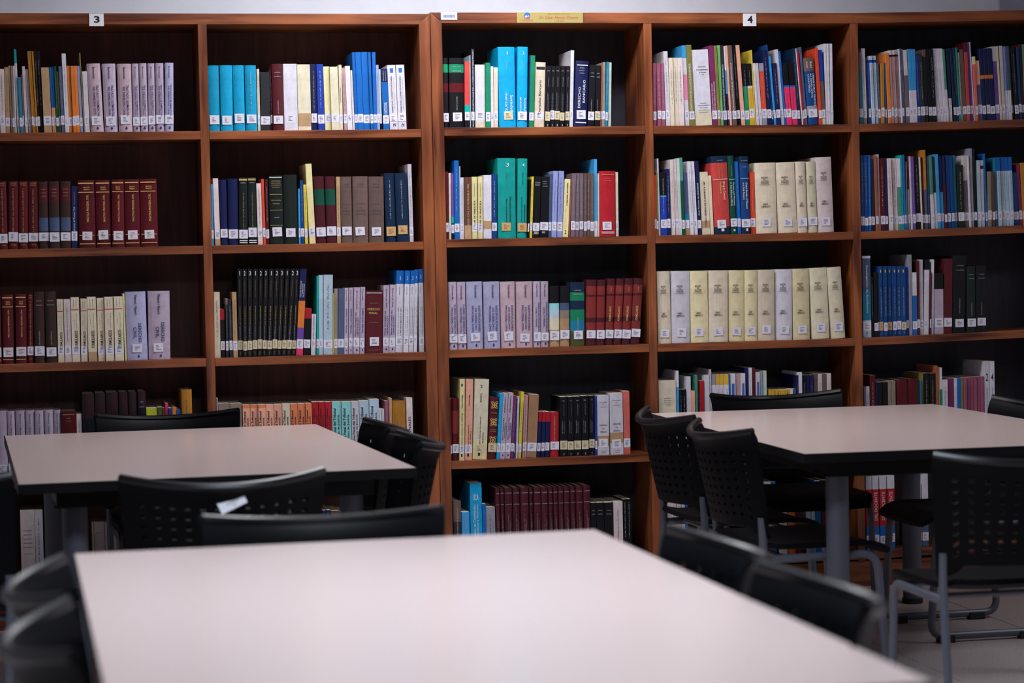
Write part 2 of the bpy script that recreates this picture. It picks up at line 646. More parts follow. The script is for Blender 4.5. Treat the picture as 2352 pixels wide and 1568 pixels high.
CARD = mat_plain('white_card', 'e6e4ea', 0.45)
for txt, (xa, xb, ya, yb), lab in (('3', (205, 238, 31, 60), 'small white card with a black three on the top rail'), ('4', (1707, 1737, 31, 60), 'small white card with a black four on the top rail')):
    x0, x1, z0, z1 = front_rect(xa, xb, ya, yb, -0.003)
    o = link('number_card', box_mesh('number_card', x0, x1, -0.003, -0.0006, z0, z1, 0.0006, CARD))
    tag(o, lab, 'sign', 'number cards on the bookcases')
    wd = x1 - x0
    n = place_print(text_mesh(txt, 'k', 0.03), 'number', o, x0 + wd * 0.33, x1 - wd * 0.27, z0 + wd * 0.22, z1 - wd * 0.17, -0.0034, 'h')
x0, x1, z0, z1 = front_rect(1013, 1050, 28.5, 45.5, -0.002)
bar = link('barcode_sticker', box_mesh('barcode_sticker', x0, x1, -0.002, -0.0004, z0, z1, 0.0005, CARD))
tag(bar, 'little white barcode sticker at the corner of the top rail', 'sticker')
v, f = [], []
xx = x0 + 0.009
rr = random.Random(3)
while xx < x1 - 0.009:
    ww = rr.choice((0.0008, 0.0014, 0.0022))
    k = len(v)
    v += [(xx, -0.0023, z0 + .008), (xx + ww, -0.0023, z0 + .008), (xx + ww, -0.0023, z1 - .009), (xx, -0.0023, z1 - .009)]
    f.append((k, k + 1, k + 2, k + 3))
    xx += ww + rr.choice((0.0007, 0.0012))
me = bpy.data.meshes.new('barcode')
me.from_pydata(v, [], f)
link('barcode', me, bar, ink('n'))
place_print(dash_mesh(3, 'k'), 'fine_print', bar, x0 + .02, x1 - .018, z1 - .007, z1 - .004, -0.0023, 'h')

x0, x1, z0, z1 = front_rect(1187, 1339, 27.5, 52.5, -0.006)
GOLD = mat_plain('brushed_gold_plate', 'b9a768', 0.35, 0.35)
pl = link('gold_plaque', box_mesh('gold_plaque', x0, x1, -0.006, -0.0006, z0, z1, 0.0012, GOLD))
tag(pl, 'engraved gold plaque with round blue emblem on the top rail', 'plaque')
W_, H_ = x1 - x0, z1 - z0
PY = -0.0065


def disc(name, cx, cz, r, y, mat, parent, n=20, a0=0.0, a1=2 * math.pi):
    v = [(cx, y, cz)] + [(cx + r * math.cos(a0 + (a1 - a0) * k / n), y, cz + r * math.sin(a0 + (a1 - a0) * k / n)) for k in range(n + 1)]
    me = bpy.data.meshes.new(name)
    me.from_pydata(v, [], [(0, k + 1, k + 2) for k in range(n)])
    return link(name, me, parent, mat)


ecx, ecz = x0 + W_ * 0.158, z0 + H_ * 0.68
em = disc('emblem', ecx, ecz, H_ * 0.28, PY, ink('b'), pl)
disc('emblem_figure', ecx - H_ * .1, ecz - H_ * .1, H_ * .1, PY - .0003, CARD, em, 12)
disc('emblem_figure', ecx + H_ * .1, ecz - H_ * .1, H_ * .09, PY - .0003, CARD, em, 12, 0, math.pi)
place_print(text_mesh('100', 'r', 0.03), 'emblem_number', pl, ecx - H_ * .25, ecx + H_ * .25, z0 + H_ * .32, z0 + H_ * .5, PY - .0003, 'h')
place_print(dash_mesh(0, 'r'), 'fine_print', pl, x0 + W_ * .06, x0 + W_ * .255, z0 + H_ * .2, z0 + H_ * .29, PY, 'h')
place_print(dash_mesh(2, 'r'), 'fine_print', pl, x0 + W_ * .06, x0 + W_ * .255, z0 + H_ * .06, z0 + H_ * .13, PY, 'h')
place_print(text_mesh('BIBLIOGRAFÍA DONADA', 'r', 0.0), 'engraved_line', pl, x0 + W_ * .465, x0 + W_ * .8, z0 + H_ * .76, z0 + H_ * .9, PY, 'h')
place_print(text_mesh('Dr. César Atencio Chourio', 'r', 0.0, 0.25), 'engraved_line', pl, x0 + W_ * .34, x0 + W_ * .925, z0 + H_ * .36, z0 + H_ * .64, PY, 'h')
place_print(text_mesh('1920-2002', 'r', 0.0), 'engraved_line', pl, x0 + W_ * .57, x0 + W_ * .71, z0 + H_ * .1, z0 + H_ * .24, PY, 'h')

# ------------------------------------------------------------------ books
# lettering sets: (from, to along the spine measured from its top, from, to across it, direction, ink, words); words '' = too small to read
TX = {
    'bon': [(.05, .22, .42, .58, 'd', 'k', 'Bonnecase'), (.31, .78, .60, .78, 'd', 'n', 'TRATADO ELEMENTAL'), (.34, .76, .36, .52, 'd', 'n', 'DE DERECHO CIVIL')],
    'pla': [(.05, .34, .40, .56, 'd', 'k', 'Planiol / Ripert'), (.46, .74, .58, .74, 'd', 'n', 'DERECHO'), (.52, .68, .34, .50, 'd', 'n', 'CIVIL')],
    'pl4': [(.05, .40, .40, .60, 'd', 'k', 'Planiol / Ripert')],
    'ins': [(.05, .24, .50, .64, 'd', 'k', 'Carnelutti'), (.36, .74, .70, .84, 'd', 'n', 'INSTITUCIONES'), (.39, .72, .50, .62, 'd', 'n', 'DE DERECHO'), (.36, .75, .30, .43, 'd', 'n', 'PROCESAL CIVIL')],
    'cur': [(.05, .26, .40, .62, 'd', 'k', 'Chiovenda'), (.33, .80, .62, .86, 'd', 'n', 'CURSO DE DERECHO'), (.38, .76, .28, .50, 'd', 'n', 'PROCESAL CIVIL')],
    'dpc': [(.04, .23, .40, .62, 'd', 'k', 'Carnelutti'), (.32, .77, .62, .86, 'd', 'n', 'DERECHO PROCESAL'), (.39, .70, .28, .50, 'd', 'n', 'CIVIL Y PENAL')],
    'car': [(.03, .20, .35, .62, 'd', 'k', 'Carrara'), (.32, .70, .35, .70, 'd', 'n', 'DERECHO PENAL')],
    'jim': [(.05, .33, .38, .62, 'd', 'k', 'Jiménez de Asúa'), (.46, .74, .58, .84, 'd', 'n', 'LECCIONES'), (.38, .75, .22, .46, 'd', 'n', 'DE DERECHO PENAL')],
    'cal': [(.05, .30, .36, .62, 'd', 'k', 'Calamandrei'), (.46, .68, .58, .84, 'd', 'n', 'DERECHO'), (.38, .72, .22, .48, 'd', 'n', 'PROCESAL CIVIL')],
    'ppc': [(.04, .055, .04, .92, 'h', 'y', '|'), (.095, .12, .35, .68, 'h', 'y', 'BROCÁ'), (.13, .155, .35, .70, 'h', 'y', 'MAJADA'), (.175, .185, .04, .92, 'h', 'y', '|'), (.22, .62, .46, .62, 'u', 'y', 'PRÁCTICA PROCESAL CIVIL'), (.81, .818, .04, .92, 'h', 'y', '|'), (.86, .88, .35, .72, 'h', 'y', 'BOSCH'), (.935, .945, .04, .92, 'h', 'y', '|')],
    'cpc': [(.02, .04, .2, .8, 'h', 'y', ''), (.05, .065, .2, .8, 'h', 'y', ''), (.1, .78, .35, .6, 'u', 'y', ''), (.93, .95, .3, .8, 'h', 'y', '')],
    'tri': [(.11, .14, .3, .75, 'h', 'g', ''), (.16, .18, .3, .75, 'h', 'g', ''), (.21, .23, .3, .75, 'h', 'g', '')],
    'lib': [(.20, .222, .26, .60, 'h', 'k', 'MINISTERIO'), (.228, .248, .38, .48, 'h', 'k', 'DE'), (.252, .272, .24, .62, 'h', 'k', 'RELACIONES'), (.278, .298, .24, .62, 'h', 'k', 'EXTERIORES'), (.31, .314, .18, .68, 'h', 'k', '|'), (.575, .60, .30, .56, 'h', 'k', 'LIBRO'), (.608, .632, .22, .68, 'h', 'k', 'AMARILLO')],
    'for': [(.42, .64, .35, .6, 'u', 'y', 'FORMULARIOS'), (.13, .2, .35, .65, 'u', 'y', '')],
    's1': [(.06, .095, .46, .64, 'h', 'w', '1'), (.18, .28, .46, .54, 'd', 'w', ''), (.60, .80, .66, .84, 'd', 'w', 'Sociedad'), (.57, .82, .36, .54, 'd', 'w', 'mercantil')],
    's2': [(.06, .095, .46, .64, 'h', 'w', '2'), (.18, .28, .42, .54, 'd', 'w', ''), (.64, .80, .66, .84, 'd', 'w', 'Sociedad'), (.63, .82, .26, .44, 'd', 'w', 'anónima')],
    's3': [(.06, .105, .46, .62, 'h', 'w', '3'), (.18, .27, .44, .54, 'd', 'k', ''), (.48, .80, .60, .74, 'd', 'k', 'Derecho procesal'), (.51, .80, .40, .53, 'd', 'k', 'Parte procedimental')],
    's4': [(.06, .105, .46, .66, 'h', 'w', '4'), (.18, .33, .44, .58, 'd', 'k', 'Chiovenda'), (.58, .80, .66, .84, 'd', 'k', 'Instituciones'), (.48, .80, .34, .50, 'd', 'k', 'derecho procesal')],
    'fun': [(.01, .80, .40, .80, 'u', 'w', 'FUNDAMENTOS LEGALES PARA LA CONSERVACION DE TIERRAS PRIVADAS Y'), (.91, .99, .40, .75, 'u', 'w', 'MEXICO')],
    'ban': [(.06, .075, .1, .9, 'h', 'w', '|'), (.10, .13, .3, .65, 'h', 'w', ''), (.14, .17, .25, .7, 'h', 'w', ''), (.18, .2, .3, .65, 'h', 'w', ''), (.40, .72, .24, .42, 'u', 'w', 'DERECHO'), (.29, .64, .58, .76, 'u', 'w', 'BANCARIO'), (.935, .95, .1, .9, 'h', 'w', '|')],
    'bna': [(.07, .115, .1, .95, 'h', 'k', '|'), (.27, .80, .38, .62, 'u', 'k', 'Derecho Bancario')],
    'b3': [(.07, .09, .2, .7, 'h', 'w', ''), (.18, .34, .4, .6, 'u', 'w', ''), (.43, .74, .3, .42, 'u', 'w', ''), (.46, .74, .52, .64, 'u', 'w', ''), (.955, .99, .45, .62, 'h', 'w', '3')],
    'b7': [(.06, .08, .35, .65, 'h', 'w', ''), (.12, .32, .5, .6, 'u', 'w', ''), (.40, .62, .25, .4, 'u', 'w', ''), (.42, .62, .5, .62, 'u', 'w', ''), (.95, .985, .45, .6, 'h', 'w', '7')],
    'cns': [(.55, .86, .25, .75, 'u', 'w', 'DERECHO CONSTITUCIONAL'), (.03, .2, .2, .45, 'u', 'w', ''), (.03, .2, .55, .8, 'u', 'w', '')],
    'dco': [(.17, .74, .34, .52, 'u', 'k', 'DERECHO CONSTITUCIONAL'), (.19, .72, .66, .76, 'u', 'k', ''), (.87, .875, .02, .98, 'h', 'k', '|'), (.90, .96, .4, .72, 'u', 'n', '2'), (.05, .12, .3, .72, 'h', 'b', '|')],
    'con': [(.35, .58, .3, .6, 'u', 'k', 'CONSTITUCION')],
    'zon': [(.23, .82, .25, .65, 'u', 'w', 'ZONIFICACION ECOLOGICA ECONOMICA')],
    'inf': [(.215, .235, .34, .80, 'h', 'k', 'Informe sobre'), (.255, .275, .22, .92, 'h', 'k', 'la Descentralización'), (.29, .31, .38, .80, 'h', 'k', 'en Venezuela'), (.325, .34, .52, .68, 'h', 'k', '1993'), (.70, .715, .35, .7, 'h', 'k', ''), (.73, .745, .2, .9, 'h', 'k', ''), (.76, .775, .3, .8, 'h', 'k', ''), (.79, .805, .2, .9, 'h', 'k', ''), (.82, .835, .25, .85, 'h', 'k', '')],
    'bas': [(.47, .82, .12, .36, 'u', 'w', 'BASE JURIDICA DEL MANEJO'), (.45, .80, .55, .80, 'u', 'w', 'DE RECURSOS FORESTALES')],
    'cul': [(.24, .82, .25, .62, 'u', 'w', 'CULTIVO DE FRUTALES NATIVOS AMAZONICOS')],
    'plt': [(.22, .82, .25, .60, 'u', 'w', 'PLANTAS MEDICINALES AMAZONICAS')],
    'leg': [(.48, .80, .3, .6, 'd', 'r', 'LOCAL BUDGET')],
    'urb': [(.06, .15, .55, .72, 'd', 'w', 'Bahl'), (.06, .15, .22, .38, 'd', 'w', 'Linn'), (.24, .73, .70, .84, 'd', 'w', 'URBAN PUBLIC FINANCE'), (.24, .60, .48, .62, 'd', 'w', 'IN DEVELOPING'), (.24, .52, .26, .40, 'd', 'w', 'COUNTRIES')],
    'lpc': [(.1, .3, .35, .6, 'u', 'w', ''), (.34, .74, .30, .60, 'u', 'w', 'Lecciones del Proceso Civil')],
    'cgv': [(.02, .035, .05, .95, 'h', 'g', '|'), (.04, .047, .05, .95, 'h', 'g', '|'), (.07, .12, .2, .8, 'h', 'w', ''), (.22, .76, .42, .6, 'u', 'g', ''), (.93, .945, .05, .95, 'h', 'w', '|'), (.96, .975, .05, .95, 'h', 'w', '|')],
    'blk': [(.02, .03, .05, .95, 'h', 'w', '|'), (.07, .09, .15, .85, 'h', 'g', ''), (.10, .12, .15, .85, 'h', 'g', ''), (.13, .15, .15, .85, 'h', 'g', ''), (.16, .18, .2, .8, 'h', 'g', ''), (.27, .275, .05, .95, 'h', 'g', '|'), (.35, .37, .15, .85, 'h', 'g', ''), (.4, .42, .25, .75, 'h', 'g', ''), (.5, .505, .05, .95, 'h', 'g', '|'), (.6, .62, .35, .7, 'h', 'w', ''), (.72, .725, .05, .95, 'h', 'g', '|')],
    'tau': [(.1, .12, .3, .75, 'h', 'k', ''), (.14, .155, .3, .8, 'h', 'k', ''), (.40, .42, .25, .8, 'h', 'k', ''), (.46, .475, .4, .6, 'h', 'k', ''), (.5, .52, .2, .85, 'h', 'k', ''), (.55, .575, .15, .9, 'h', 'k', '')],
    'cdc': [(.11, .84, .42, .68, 'u', 'g', 'CODIGO CIVIL DE VENEZUELA 1982')],
    'cdv': [(.1, .32, .4, .58, 'u', 'k', ''), (.38, .78, .34, .64, 'u', 'k', 'CIVIL DE VENEZUELA')],
    '2001': [(.09, .105, .1, .9, 'h', 'w', ''), (.115, .13, .1, .9, 'h', 'w', ''), (.135, .15, .1, .8, 'h', 'w', ''), (.90, .945, .12, .85, 'h', 'w', '2001')],
    '2002': [(.07, .085, .2, .7, 'h', 'w', ''), (.11, .125, .2, .7, 'h', 'w', ''), (.15, .165, .2, .8, 'h', 'w', ''), (.90, .93, .25, .65, 'h', 'w', '2002')],
    'com': [(.06, .46, .35, .66, 'u', 'k', 'COMPAÑIA ANONIMA'), (.48, .76, .3, .4, 'u', 'k', ''), (.88, .945, .3, .62, 'h', 'k', '2')],
    'red': [(.05, .056, .1, .9, 'h', 'g', '|'), (.1, .115, .35, .65, 'h', 'g', ''), (.14, .155, .3, .7, 'h', 'g', ''), (.93, .938, .1, .9, 'h', 'w', '|'), (.95, .957, .1, .9, 'h', 'w', '|')],
    'seg': [(.30, .74, .3, .66, 'u', 'w', 'Guía Práctica de SEGUROS')],
    'cge': [(.15, .88, .4, .62, 'u', 'k', 'CODIGO GENERAL DE LA REPUBLICA 1987')],
    'dro': [(.05, .06, .35, .7, 'h', 'w', ''), (.1, .3, .4, .5, 'd', 'y', ''), (.1, .28, .6, .7, 'd', 'y', ''), (.295, .3, .05, .95, 'h', 'w', '|'), (.33, .56, .62, .78, 'd', 'w', 'Drug in Control'), (.33, .48, .44, .58, 'd', 'y', 'Problems in'), (.33, .64, .28, .42, 'd', 'y', ''), (.93, .965, .42, .6, 'h', 'w', '|')],
    'ssa': [(.12, .26, .3, .7, 'd', 'y', ''), (.30, .304, .05, .95, 'h', 'w', '|'), (.34, .64, .58, .84, 'd', 'w', 'Disease and Mortality'), (.34, .64, .22, .48, 'd', 'w', 'in Sub-Saharan Africa'), (.94, .965, .4, .68, 'h', 'w', '|')],
    'gbd': [(.05, .06, .15, .85, 'h', 'w', ''), (.13, .24, .3, .7, 'h', 'w', ''), (.285, .29, .05, .95, 'h', 'w', '|'), (.34, .68, .58, .78, 'd', 'w', 'Global Burden of Disease'), (.34, .56, .28, .46, 'd', 'w', 'and Risk Factors'), (.93, .965, .5, .7, 'h', 'w', '|')],
    'bc': [(.03, .16, .25, .4, 'u', 'k', ''), (.03, .16, .55, .72, 'u', 'k', ''), (.185, .197, .05, .95, 'h', 'r', '|'), (.24, .48, .6, .74, 'u', 'k', ''), (.34, .42, .28, .42, 'u', 'k', ''), (.52, .79, .38, .78, 'u', 'k', 'FORMULARIOS')],
    'dpn': [(.03, .04, .05, .95, 'h', 'w', '|'), (.19, .205, .25, .75, 'h', 'g', ''), (.275, .315, .12, .82, 'h', 'g', 'DERECHO'), (.34, .375, .2, .72, 'h', 'g', 'PENAL'), (.5, .512, .2, .75, 'h', 'g', ''), (.945, .955, .2, .8, 'h', 'g', '')],
    'val': [(.14, .33, .16, .32, 'u', 'w', 'VALOR ETICOS'), (.17, .33, .42, .58, 'u', 'w', 'Y FORMACION'), (.17, .33, .66, .82, 'u', 'w', 'CIUDADANA')],
    'nin': [(.05, .62, .35, .65, 'u', 'k', 'del Niño y del Adolescente')],
    'inv': [(.12, .70, .38, .68, 'd', 'w', 'Investigación de Accidentes'), (.93, .965, .3, .6, 'h', 'k', '1')],
    'tel': [(.05, .09, .4, .65, 'h', 'y', '|'), (.3, .72, .35, .7, 'd', 'w', ''), (.93, .97, .4, .75, 'u', 'y', '')],
    'mit': [(.06, .09, .3, .6, 'h', 'k', '|'), (.20, .36, .4, .68, 'd', 'k', 'Mittermaier'), (.42, .82, .4, .66, 'd', 'k', 'Pruebas en materia criminal'), (.92, .955, .3, .6, 'h', 'k', '|')],
    'ben': [(.20, .33, .42, .62, 'd', 'k', 'Bentham'), (.64, .80, .66, .84, 'd', 'k', 'Tratado de'), (.57, .82, .36, .54, 'd', 'k', 'pruebas judiciales'), (.92, .955, .3, .55, 'h', 'k', '|')],
    'les': [(.07, .11, .4, .56, 'h', 'n', '2'), (.18, .29, .42, .56, 'd', 'k', 'Lessona'), (.66, .80, .64, .76, 'd', 'k', 'Teoría de las'), (.47, .81, .42, .53, 'd', 'k', 'pruebas en derecho civil'), (.92, .955, .36, .52, 'h', 'k', '|')],
    'orn': [(.07, .19, .1, .9, 'h', 'y', '@'), (.25, .265, .15, .85, 'h', 'y', ''), (.34, .47, .1, .9, 'h', 'y', '@'), (.52, .535, .15, .85, 'h', 'y', ''), (.55, .565, .15, .85, 'h', 'y', ''), (.63, .76, .1, .9, 'h', 'y', '@')],
    'cpv': [(.11, .13, .25, .85, 'h', 'k', ''), (.15, .165, .4, .6, 'h', 'k', ''), (.19, .205, .3, .75, 'h', 'k', ''), (.49, .515, .18, .82, 'h', 'k', 'CODIGO PENAL'), (.55, .57, .42, .58, 'h', 'k', 'DE'), (.60, .625, .22, .78, 'h', 'k', 'VENEZUELA'), (.93, .94, .3, .75, 'h', 'k', ''), (.955, .97, .35, .7, 'h', 'k', '')],
    'doc': [(.10, .72, .12, .42, 'u', 'k', 'Doctrina Penal del Tribunal'), (.20, .66, .56, .84, 'u', 'k', 'Supremo de Justicia')],
    'pen': [(.28, .86, .3, .72, 'u', 'k', 'NORMAS PENALES')],
    'cir': [(.3, .55, .3, .45, 'u', 'b', ''), (.3, .5, .6, .75, 'u', 'b', '')],
    'est': [(.24, .255, .3, .72, 'h', 'k', ''), (.27, .285, .3, .72, 'h', 'k', ''), (.3, .315, .3, .72, 'h', 'k', ''), (.33, .345, .35, .68, 'h', 'k', '')],
    'uca': [(.13, .20, .25, .72, 'h', 'w', 'UCA'), (.25, .65, .26, .44, 'u', 'w', 'Sistema de Clasificación'), (.25, .65, .54, .72, 'u', 'w', 'Bibliotecas y Archivos')],
    'grd': [(.12, .7, .35, .6, 'u', 'k', ''), (.2, .6, .7, .8, 'u', 'k', '')],
    'fre': [(.04, .6, .35, .68, 'u', 'w', '')],
    'cnt': [(.06, .075, .1, .9, 'h', 'w', ''), (.2, .212, .1, .9, 'h', 'w', ''), (.32, .85, .4, .52, 'u', 'w', ''), (.4, .85, .6, .7, 'u', 'w', '')],
    'ddo': [(.22, .60, .28, .72, 'u', 'w', 'DEL DOCENTE')],
    'n2': [(.16, .26, .3, .75, 'h', 'k', '2'), (.34, .62, .3, .7, 'u', 'n', '')],
    'n4': [(.16, .26, .3, .75, 'h', 'k', '4'), (.34, .62, .3, .7, 'u', 'n', '')],
    'b5': [(.24, .27, .2, .8, 'h', 'n', ''), (.29, .32, .2, .8, 'h', 'n', ''), (.34, .37, .2, .8, 'h', 'n', ''), (.39, .42, .2, .8, 'h', 'n', ''), (.44, .46, .2, .8, 'h', 'n', ''), (.52, .55, .2, .8, 'h', 'n', '')],
    'eas': [(.13, .3, .25, .75, 'h', 'b', '|')],
    'mag': [(.2, .5, .4, .8, 'd', 'r', ''), (.45, .95, .3, .55, 'd', 'n', '')],
    'pw': [(.1, .66, .36, .62, 'u', 'w', '')], 'pk': [(.12, .68, .36, .6, 'u', 'k', '')], 'py': [(.1, .7, .36, .62, 'u', 'y', '')], 'pr': [(.1, .7, .34, .64, 'u', 'r', '')],
    'pn': [(.1, .7, .34, .6, 'd', 'n', '')], 'hw': [(.12, .15, .25, .75, 'h', 'w', ''), (.18, .2, .2, .8, 'h', 'w', ''), (.55, .75, .4, .6, 'u', 'w', '')], 'hk': [(.15, .17, .25, .75, 'h', 'k', ''), (.5, .53, .2, .8, 'h', 'k', '')],
}
for i, n in enumerate('123'):
    TX['neg' + n] = [(.025, .075, .3, .68, 'h', 'w', n), (.12, .32, .4, .55, 'u', 'y', ''), (.42, .64, .3, .66, 'u', 'y', ''), (.645, .82, .3, .6, 'u', 'w', ''), (.94, .98, .3, .6, 'u', 'y', '')]
for n in '12345':
    TX['as' + n] = [(.07, .115, .42, .62, 'h', 'w', n), (.2, .3, .3, .6, 'd', 'n', ''), (.45, .8, .55, .8, 'd', 'k', ''), (.45, .8, .25, .42, 'd', 'k', '')]

# flags: h hardback, n no call label, y yellowed label, o orange label, d printed drop mark, 1..9 dust (none)
# "left right top-left top  bands  flags  #lettering": corners read along each shelf row; bands from the top with their share of the height
CELLS = []


def cell(bay, row, ox, oy, s, text, lean=True):
    CELLS.append((bay, row, ox, oy, s, lean, [t.strip() for t in text.strip().split('\n') if t.strip()]))


cell(1, 1, 0, 90, 5.6, """
5 75 -15 385 pw - #pk
78 145 50 360 tn - #pk
145 168 108 345 cr -
168 195 135 345 tg - #pk
195 228 163 345 li2 -
228 262 175 130 tl*.17,wh - #pk
262 303 225 490 tb -
303 328 272 450 rt -
328 373 280 350 li2 -
373 420 322 390 pw - #pk
420 447 350 155 go -
447 468 378 155 go -
468 492 405 155 go -
492 530 435 155 bk - #pw
530 568 470 155 bk n #pw
569 672 525 365 tn -
680 706 632 360 bl*.62,pk -
706 732 662 360 bl*.62,ye -
732 768 692 350 dg - #pw
768 795 728 415 ol -
795 840 750 350 sl - #pw
840 895 790 185 wh - #pk
895 945 855 345 or -
945 990 905 345 or -
990 1035 950 345 or -
1035 1080 990 345 ls -
1080 1095 1018 175 ol n
1095 1160 1055 415 li2 -
1165 1340 1112 318 lp hd #bon
1347 1520 1312 318 li hd #bon
1528 1710 1503 318 lp hd #bon
1715 1805 1695 315 li hd #bon
1810 1908 1790 310 li hd #bon
1912 2005 1895 312 li hd #bon
2010 2118 1995 308 li hd #bon
2122 2235 2120 305 lb hd #bon
""")
cell(2, 1, 460, 90, 4.6118, """
92 216 78 280 tq h
218 355 205 278 tq h
358 480 342 278 tq h
485 608 470 278 tq h #pw
612 640 597 315 cr - #pk
645 752 635 350 ck -
752 768 735 315 mr - #pw
768 890 755 262 mp h #hw
892 1038 872 262 wh -
1040 1178 1022 268 iv*.74,tn*.2,iv n
1180 1250 1160 265 nv - #py
1250 1322 1228 265 rb - #pw
1325 1390 1300 290 ly -
1392 1480 1368 292 iv -
1480 1525 1463 272 iv - #con
1525 1560 1498 308 pm - #pk
1562 1618 1532 285 wh -
1618 1640 1588 330 pw - #pr
1642 1675 1605 140 bl -
1675 1735 1640 140 bl -
1735 1805 1702 138 bl -
1805 1838 1772 138 bl -
1838 1875 1815 138 bl -
1876 1905 1858 272 ls - #pk
1905 1936 1890 320 pg*.8,bk -
1940 2005 1915 315 nv*.22,bl - #cns
2010 2098 1978 275 wh - #dco
2100 2188 2072 272 wh - #dco
""")
cell(3, 1, 1000, 80, 4.8, """
85 150 75 255 bk*.09,gn*.12,bk*.15,dr*.13,bk h
155 320 150 258 bk*.09,gn*.12,bk*.15,dr*.13,bk h #hw
325 382 322 298 rs*.66,tl*.1,bk -
384 395 378 225 lt n
397 435 390 155 bk - #fun
440 552 435 330 wh*.91,cr -
558 610 555 308 gn -
612 645 608 348 wh - #pr
648 702 645 360 cr -
705 892 690 135 cy hy #s1
898 1014 906 135 cy h #s2
1018 1030 1036 228 nv n
1032 1085 1050 228 gn -
1088 1200 1105 305 cr - #bna
1205 1262 1225 345 bk y #b3
1263 1310 1278 345 bk - #b3
1311 1370 1325 345 bk y #b3
1371 1425 1385 345 bk y #b3
1426 1476 1438 345 bk y #b3
1479 1518 1493 172 wh -
1525 1672 1548 292 nv h #ban
1678 1755 1702 335 bk - #hw
1757 1815 1770 340 bk y #hw
1818 1836 1832 345 rt -
1838 1868 1848 302 tg - #pk
1870 1903 1886 300 tb - #pw
1905 1938 1912 305 pg n
""")
cell(4, 1, 1480, 80, 4.9, """
102 148 98 320 mv - #pw
150 195 140 320 mv - #pw
197 245 180 320 mv - #pw
247 295 215 185 wh - #pn
297 345 272 260 cr n #pk
347 395 322 260 cr n #pk
397 460 372 260 pw n #pk
462 510 420 120 sk*.16,wh*.2,pk*.32,wh -
512 572 470 115 ol - #zon
578 765 530 170 wh*.8,iv n #inf
770 830 725 122 ma - #bas
830 862 782 122 ol - #pk
862 895 818 120 lg - #pk
895 945 850 118 ck - #cul
945 965 892 130 wh*.3,sk*.3,nv -
965 996 910 122 pc -
998 1045 938 120 gb - #plt
1045 1095 985 122 bk - #pw
1097 1140 1028 118 pc -
1140 1190 1100 325 bk*.37,gn - #pw
1192 1245 1150 325 bk*.36,wh*.04,sy - #py
1245 1262 1200 170 ye n
1266 1300 1217 320 li2 -
1300 1332 1250 320 li2 -
1335 1390 1290 320 gy*.13,os*.68,gy - #pw
1392 1440 1330 170 nv - #pw
1440 1465 1372 112 db -
1465 1490 1388 245 sk -
1492 1540 1440 320 nv - #pw
1542 1580 1470 165 wh -
1580 1605 1508 185 bl -
1607 1665 1555 320 bk*.36,bl*.03,hp - #leg
1667 1730 1618 320 bk*.36,bl*.03,hp - #leg
1732 1780 1670 155 nt - #pw
1780 1790 1700 155 wh n
1790 1812 1715 185 re -
1812 1838 1742 140 sl -
1840 1965 1785 265 gb*.2,db*.52,gy*.14,db h #urb
1970 2005 1920 152 os -
2005 2046 1960 170 rb*.42,gb*.5,cr -
2048 2074 2020 100 wh -
2075 2100 2050 100 wh -
2101 2130 2090 100 wh -
""")
cell(5, 1, 1950, 80, 5.8507, """
145 190 125 235 mg*.27,tb -
195 255 160 185 wh*.9,tg - #pk
257 268 222 350 ck n
270 310 240 370 rb - #pw
312 355 272 285 lt*.06,rb*.04,lt - #pk
355 400 318 285 lt*.06,rb*.04,lt - #pk
402 432 372 375 sl - #pw
435 490 420 380 go -
492 526 468 375 bl -
530 580 486 250 or -
585 611 540 210 pw*.06,nv*.03,pm -
611 636 565 210 pw*.06,nv*.03,pm -
636 659 590 208 pw*.06,nv*.03,pm -
659 681 612 206 pw*.06,nv*.03,pm -
681 702 635 204 pw*.06,nv*.03,pm -
704 719 660 192 wh -
719 750 676 188 sl - #pw
750 764 706 195 wh n
766 822 722 205 pw*.35,mg -
825 870 788 195 sk*.56,wh -
870 926 835 195 sk*.56,wh -
930 970 890 285 rb - #pw
972 1030 930 280 ck - #pw
1030 1078 985 200 gb*.1,ck -
1080 1130 1026 195 bk -
1130 1183 1076 195 bk - #pw
1185 1230 1124 190 li2 - #pn
1232 1280 1170 188 wh -
1280 1320 1216 188 wh -
1320 1350 1256 195 gg*.56,wh -
1352 1412 1305 190 nt*.68,pw -
1415 1450 1350 180 nt -
1450 1486 1388 178 nt - #pw
1487 1510 1430 175 tl -
1510 1535 1458 240 iv -
1535 1590 1482 200 gb -
1590 1640 1540 110 dr*.12,rs -
1640 1680 1578 105 pu -
1680 1700 1612 100 wh -
1700 1745 1652 295 ly*.12,sr -
1745 1800 1694 350 pc*.4,sl -
1802 1860 1748 190 nv*.37,or*.05,nv -
1860 1912 1798 187 nv*.37,or*.05,nv -
1912 1975 1852 185 nv*.37,or*.05,nv -
1977 2035 1920 160 li2*.2,pu -
2035 2065 1974 155 ly -
2065 2110 2016 150 li2 -
2110 2150 2062 160 ls*.6,wh -
2150 2200 2098 158 sl*.6,wh -
2200 2225 2142 165 od -
2225 2290 2160 160 bk - #pw
2290 2330 2240 170 db -
2330 2365 2280 130 dr -
2365 2410 2322 130 gg -
""")
cell(1, 2, 0, 380, 5.6, """
-10 105 -30 205 dr h #cpc
110 235 108 205 dr h #cpc
240 365 235 205 dr h #cpc
370 500 360 205 dr h #cpc
505 635 490 208 bd*.08,mp*.22,bd*.24,sl*.2,bd h #tri
638 775 622 206 bd*.08,mp*.22,bd*.24,sl*.2,bd h #tri
778 915 772 204 bd*.08,mp*.22,bd*.24,sl*.2,bd h #tri
920 1012 918 265 nv - #lpc
1018 1240 998 190 dr h #ppc
1245 1440 1222 188 dr h #ppc
1443 1608 1430 184 dr h #ppc
1612 1810 1595 180 dr h #ppc
1815 2040 1790 175 dr h #ppc
""")
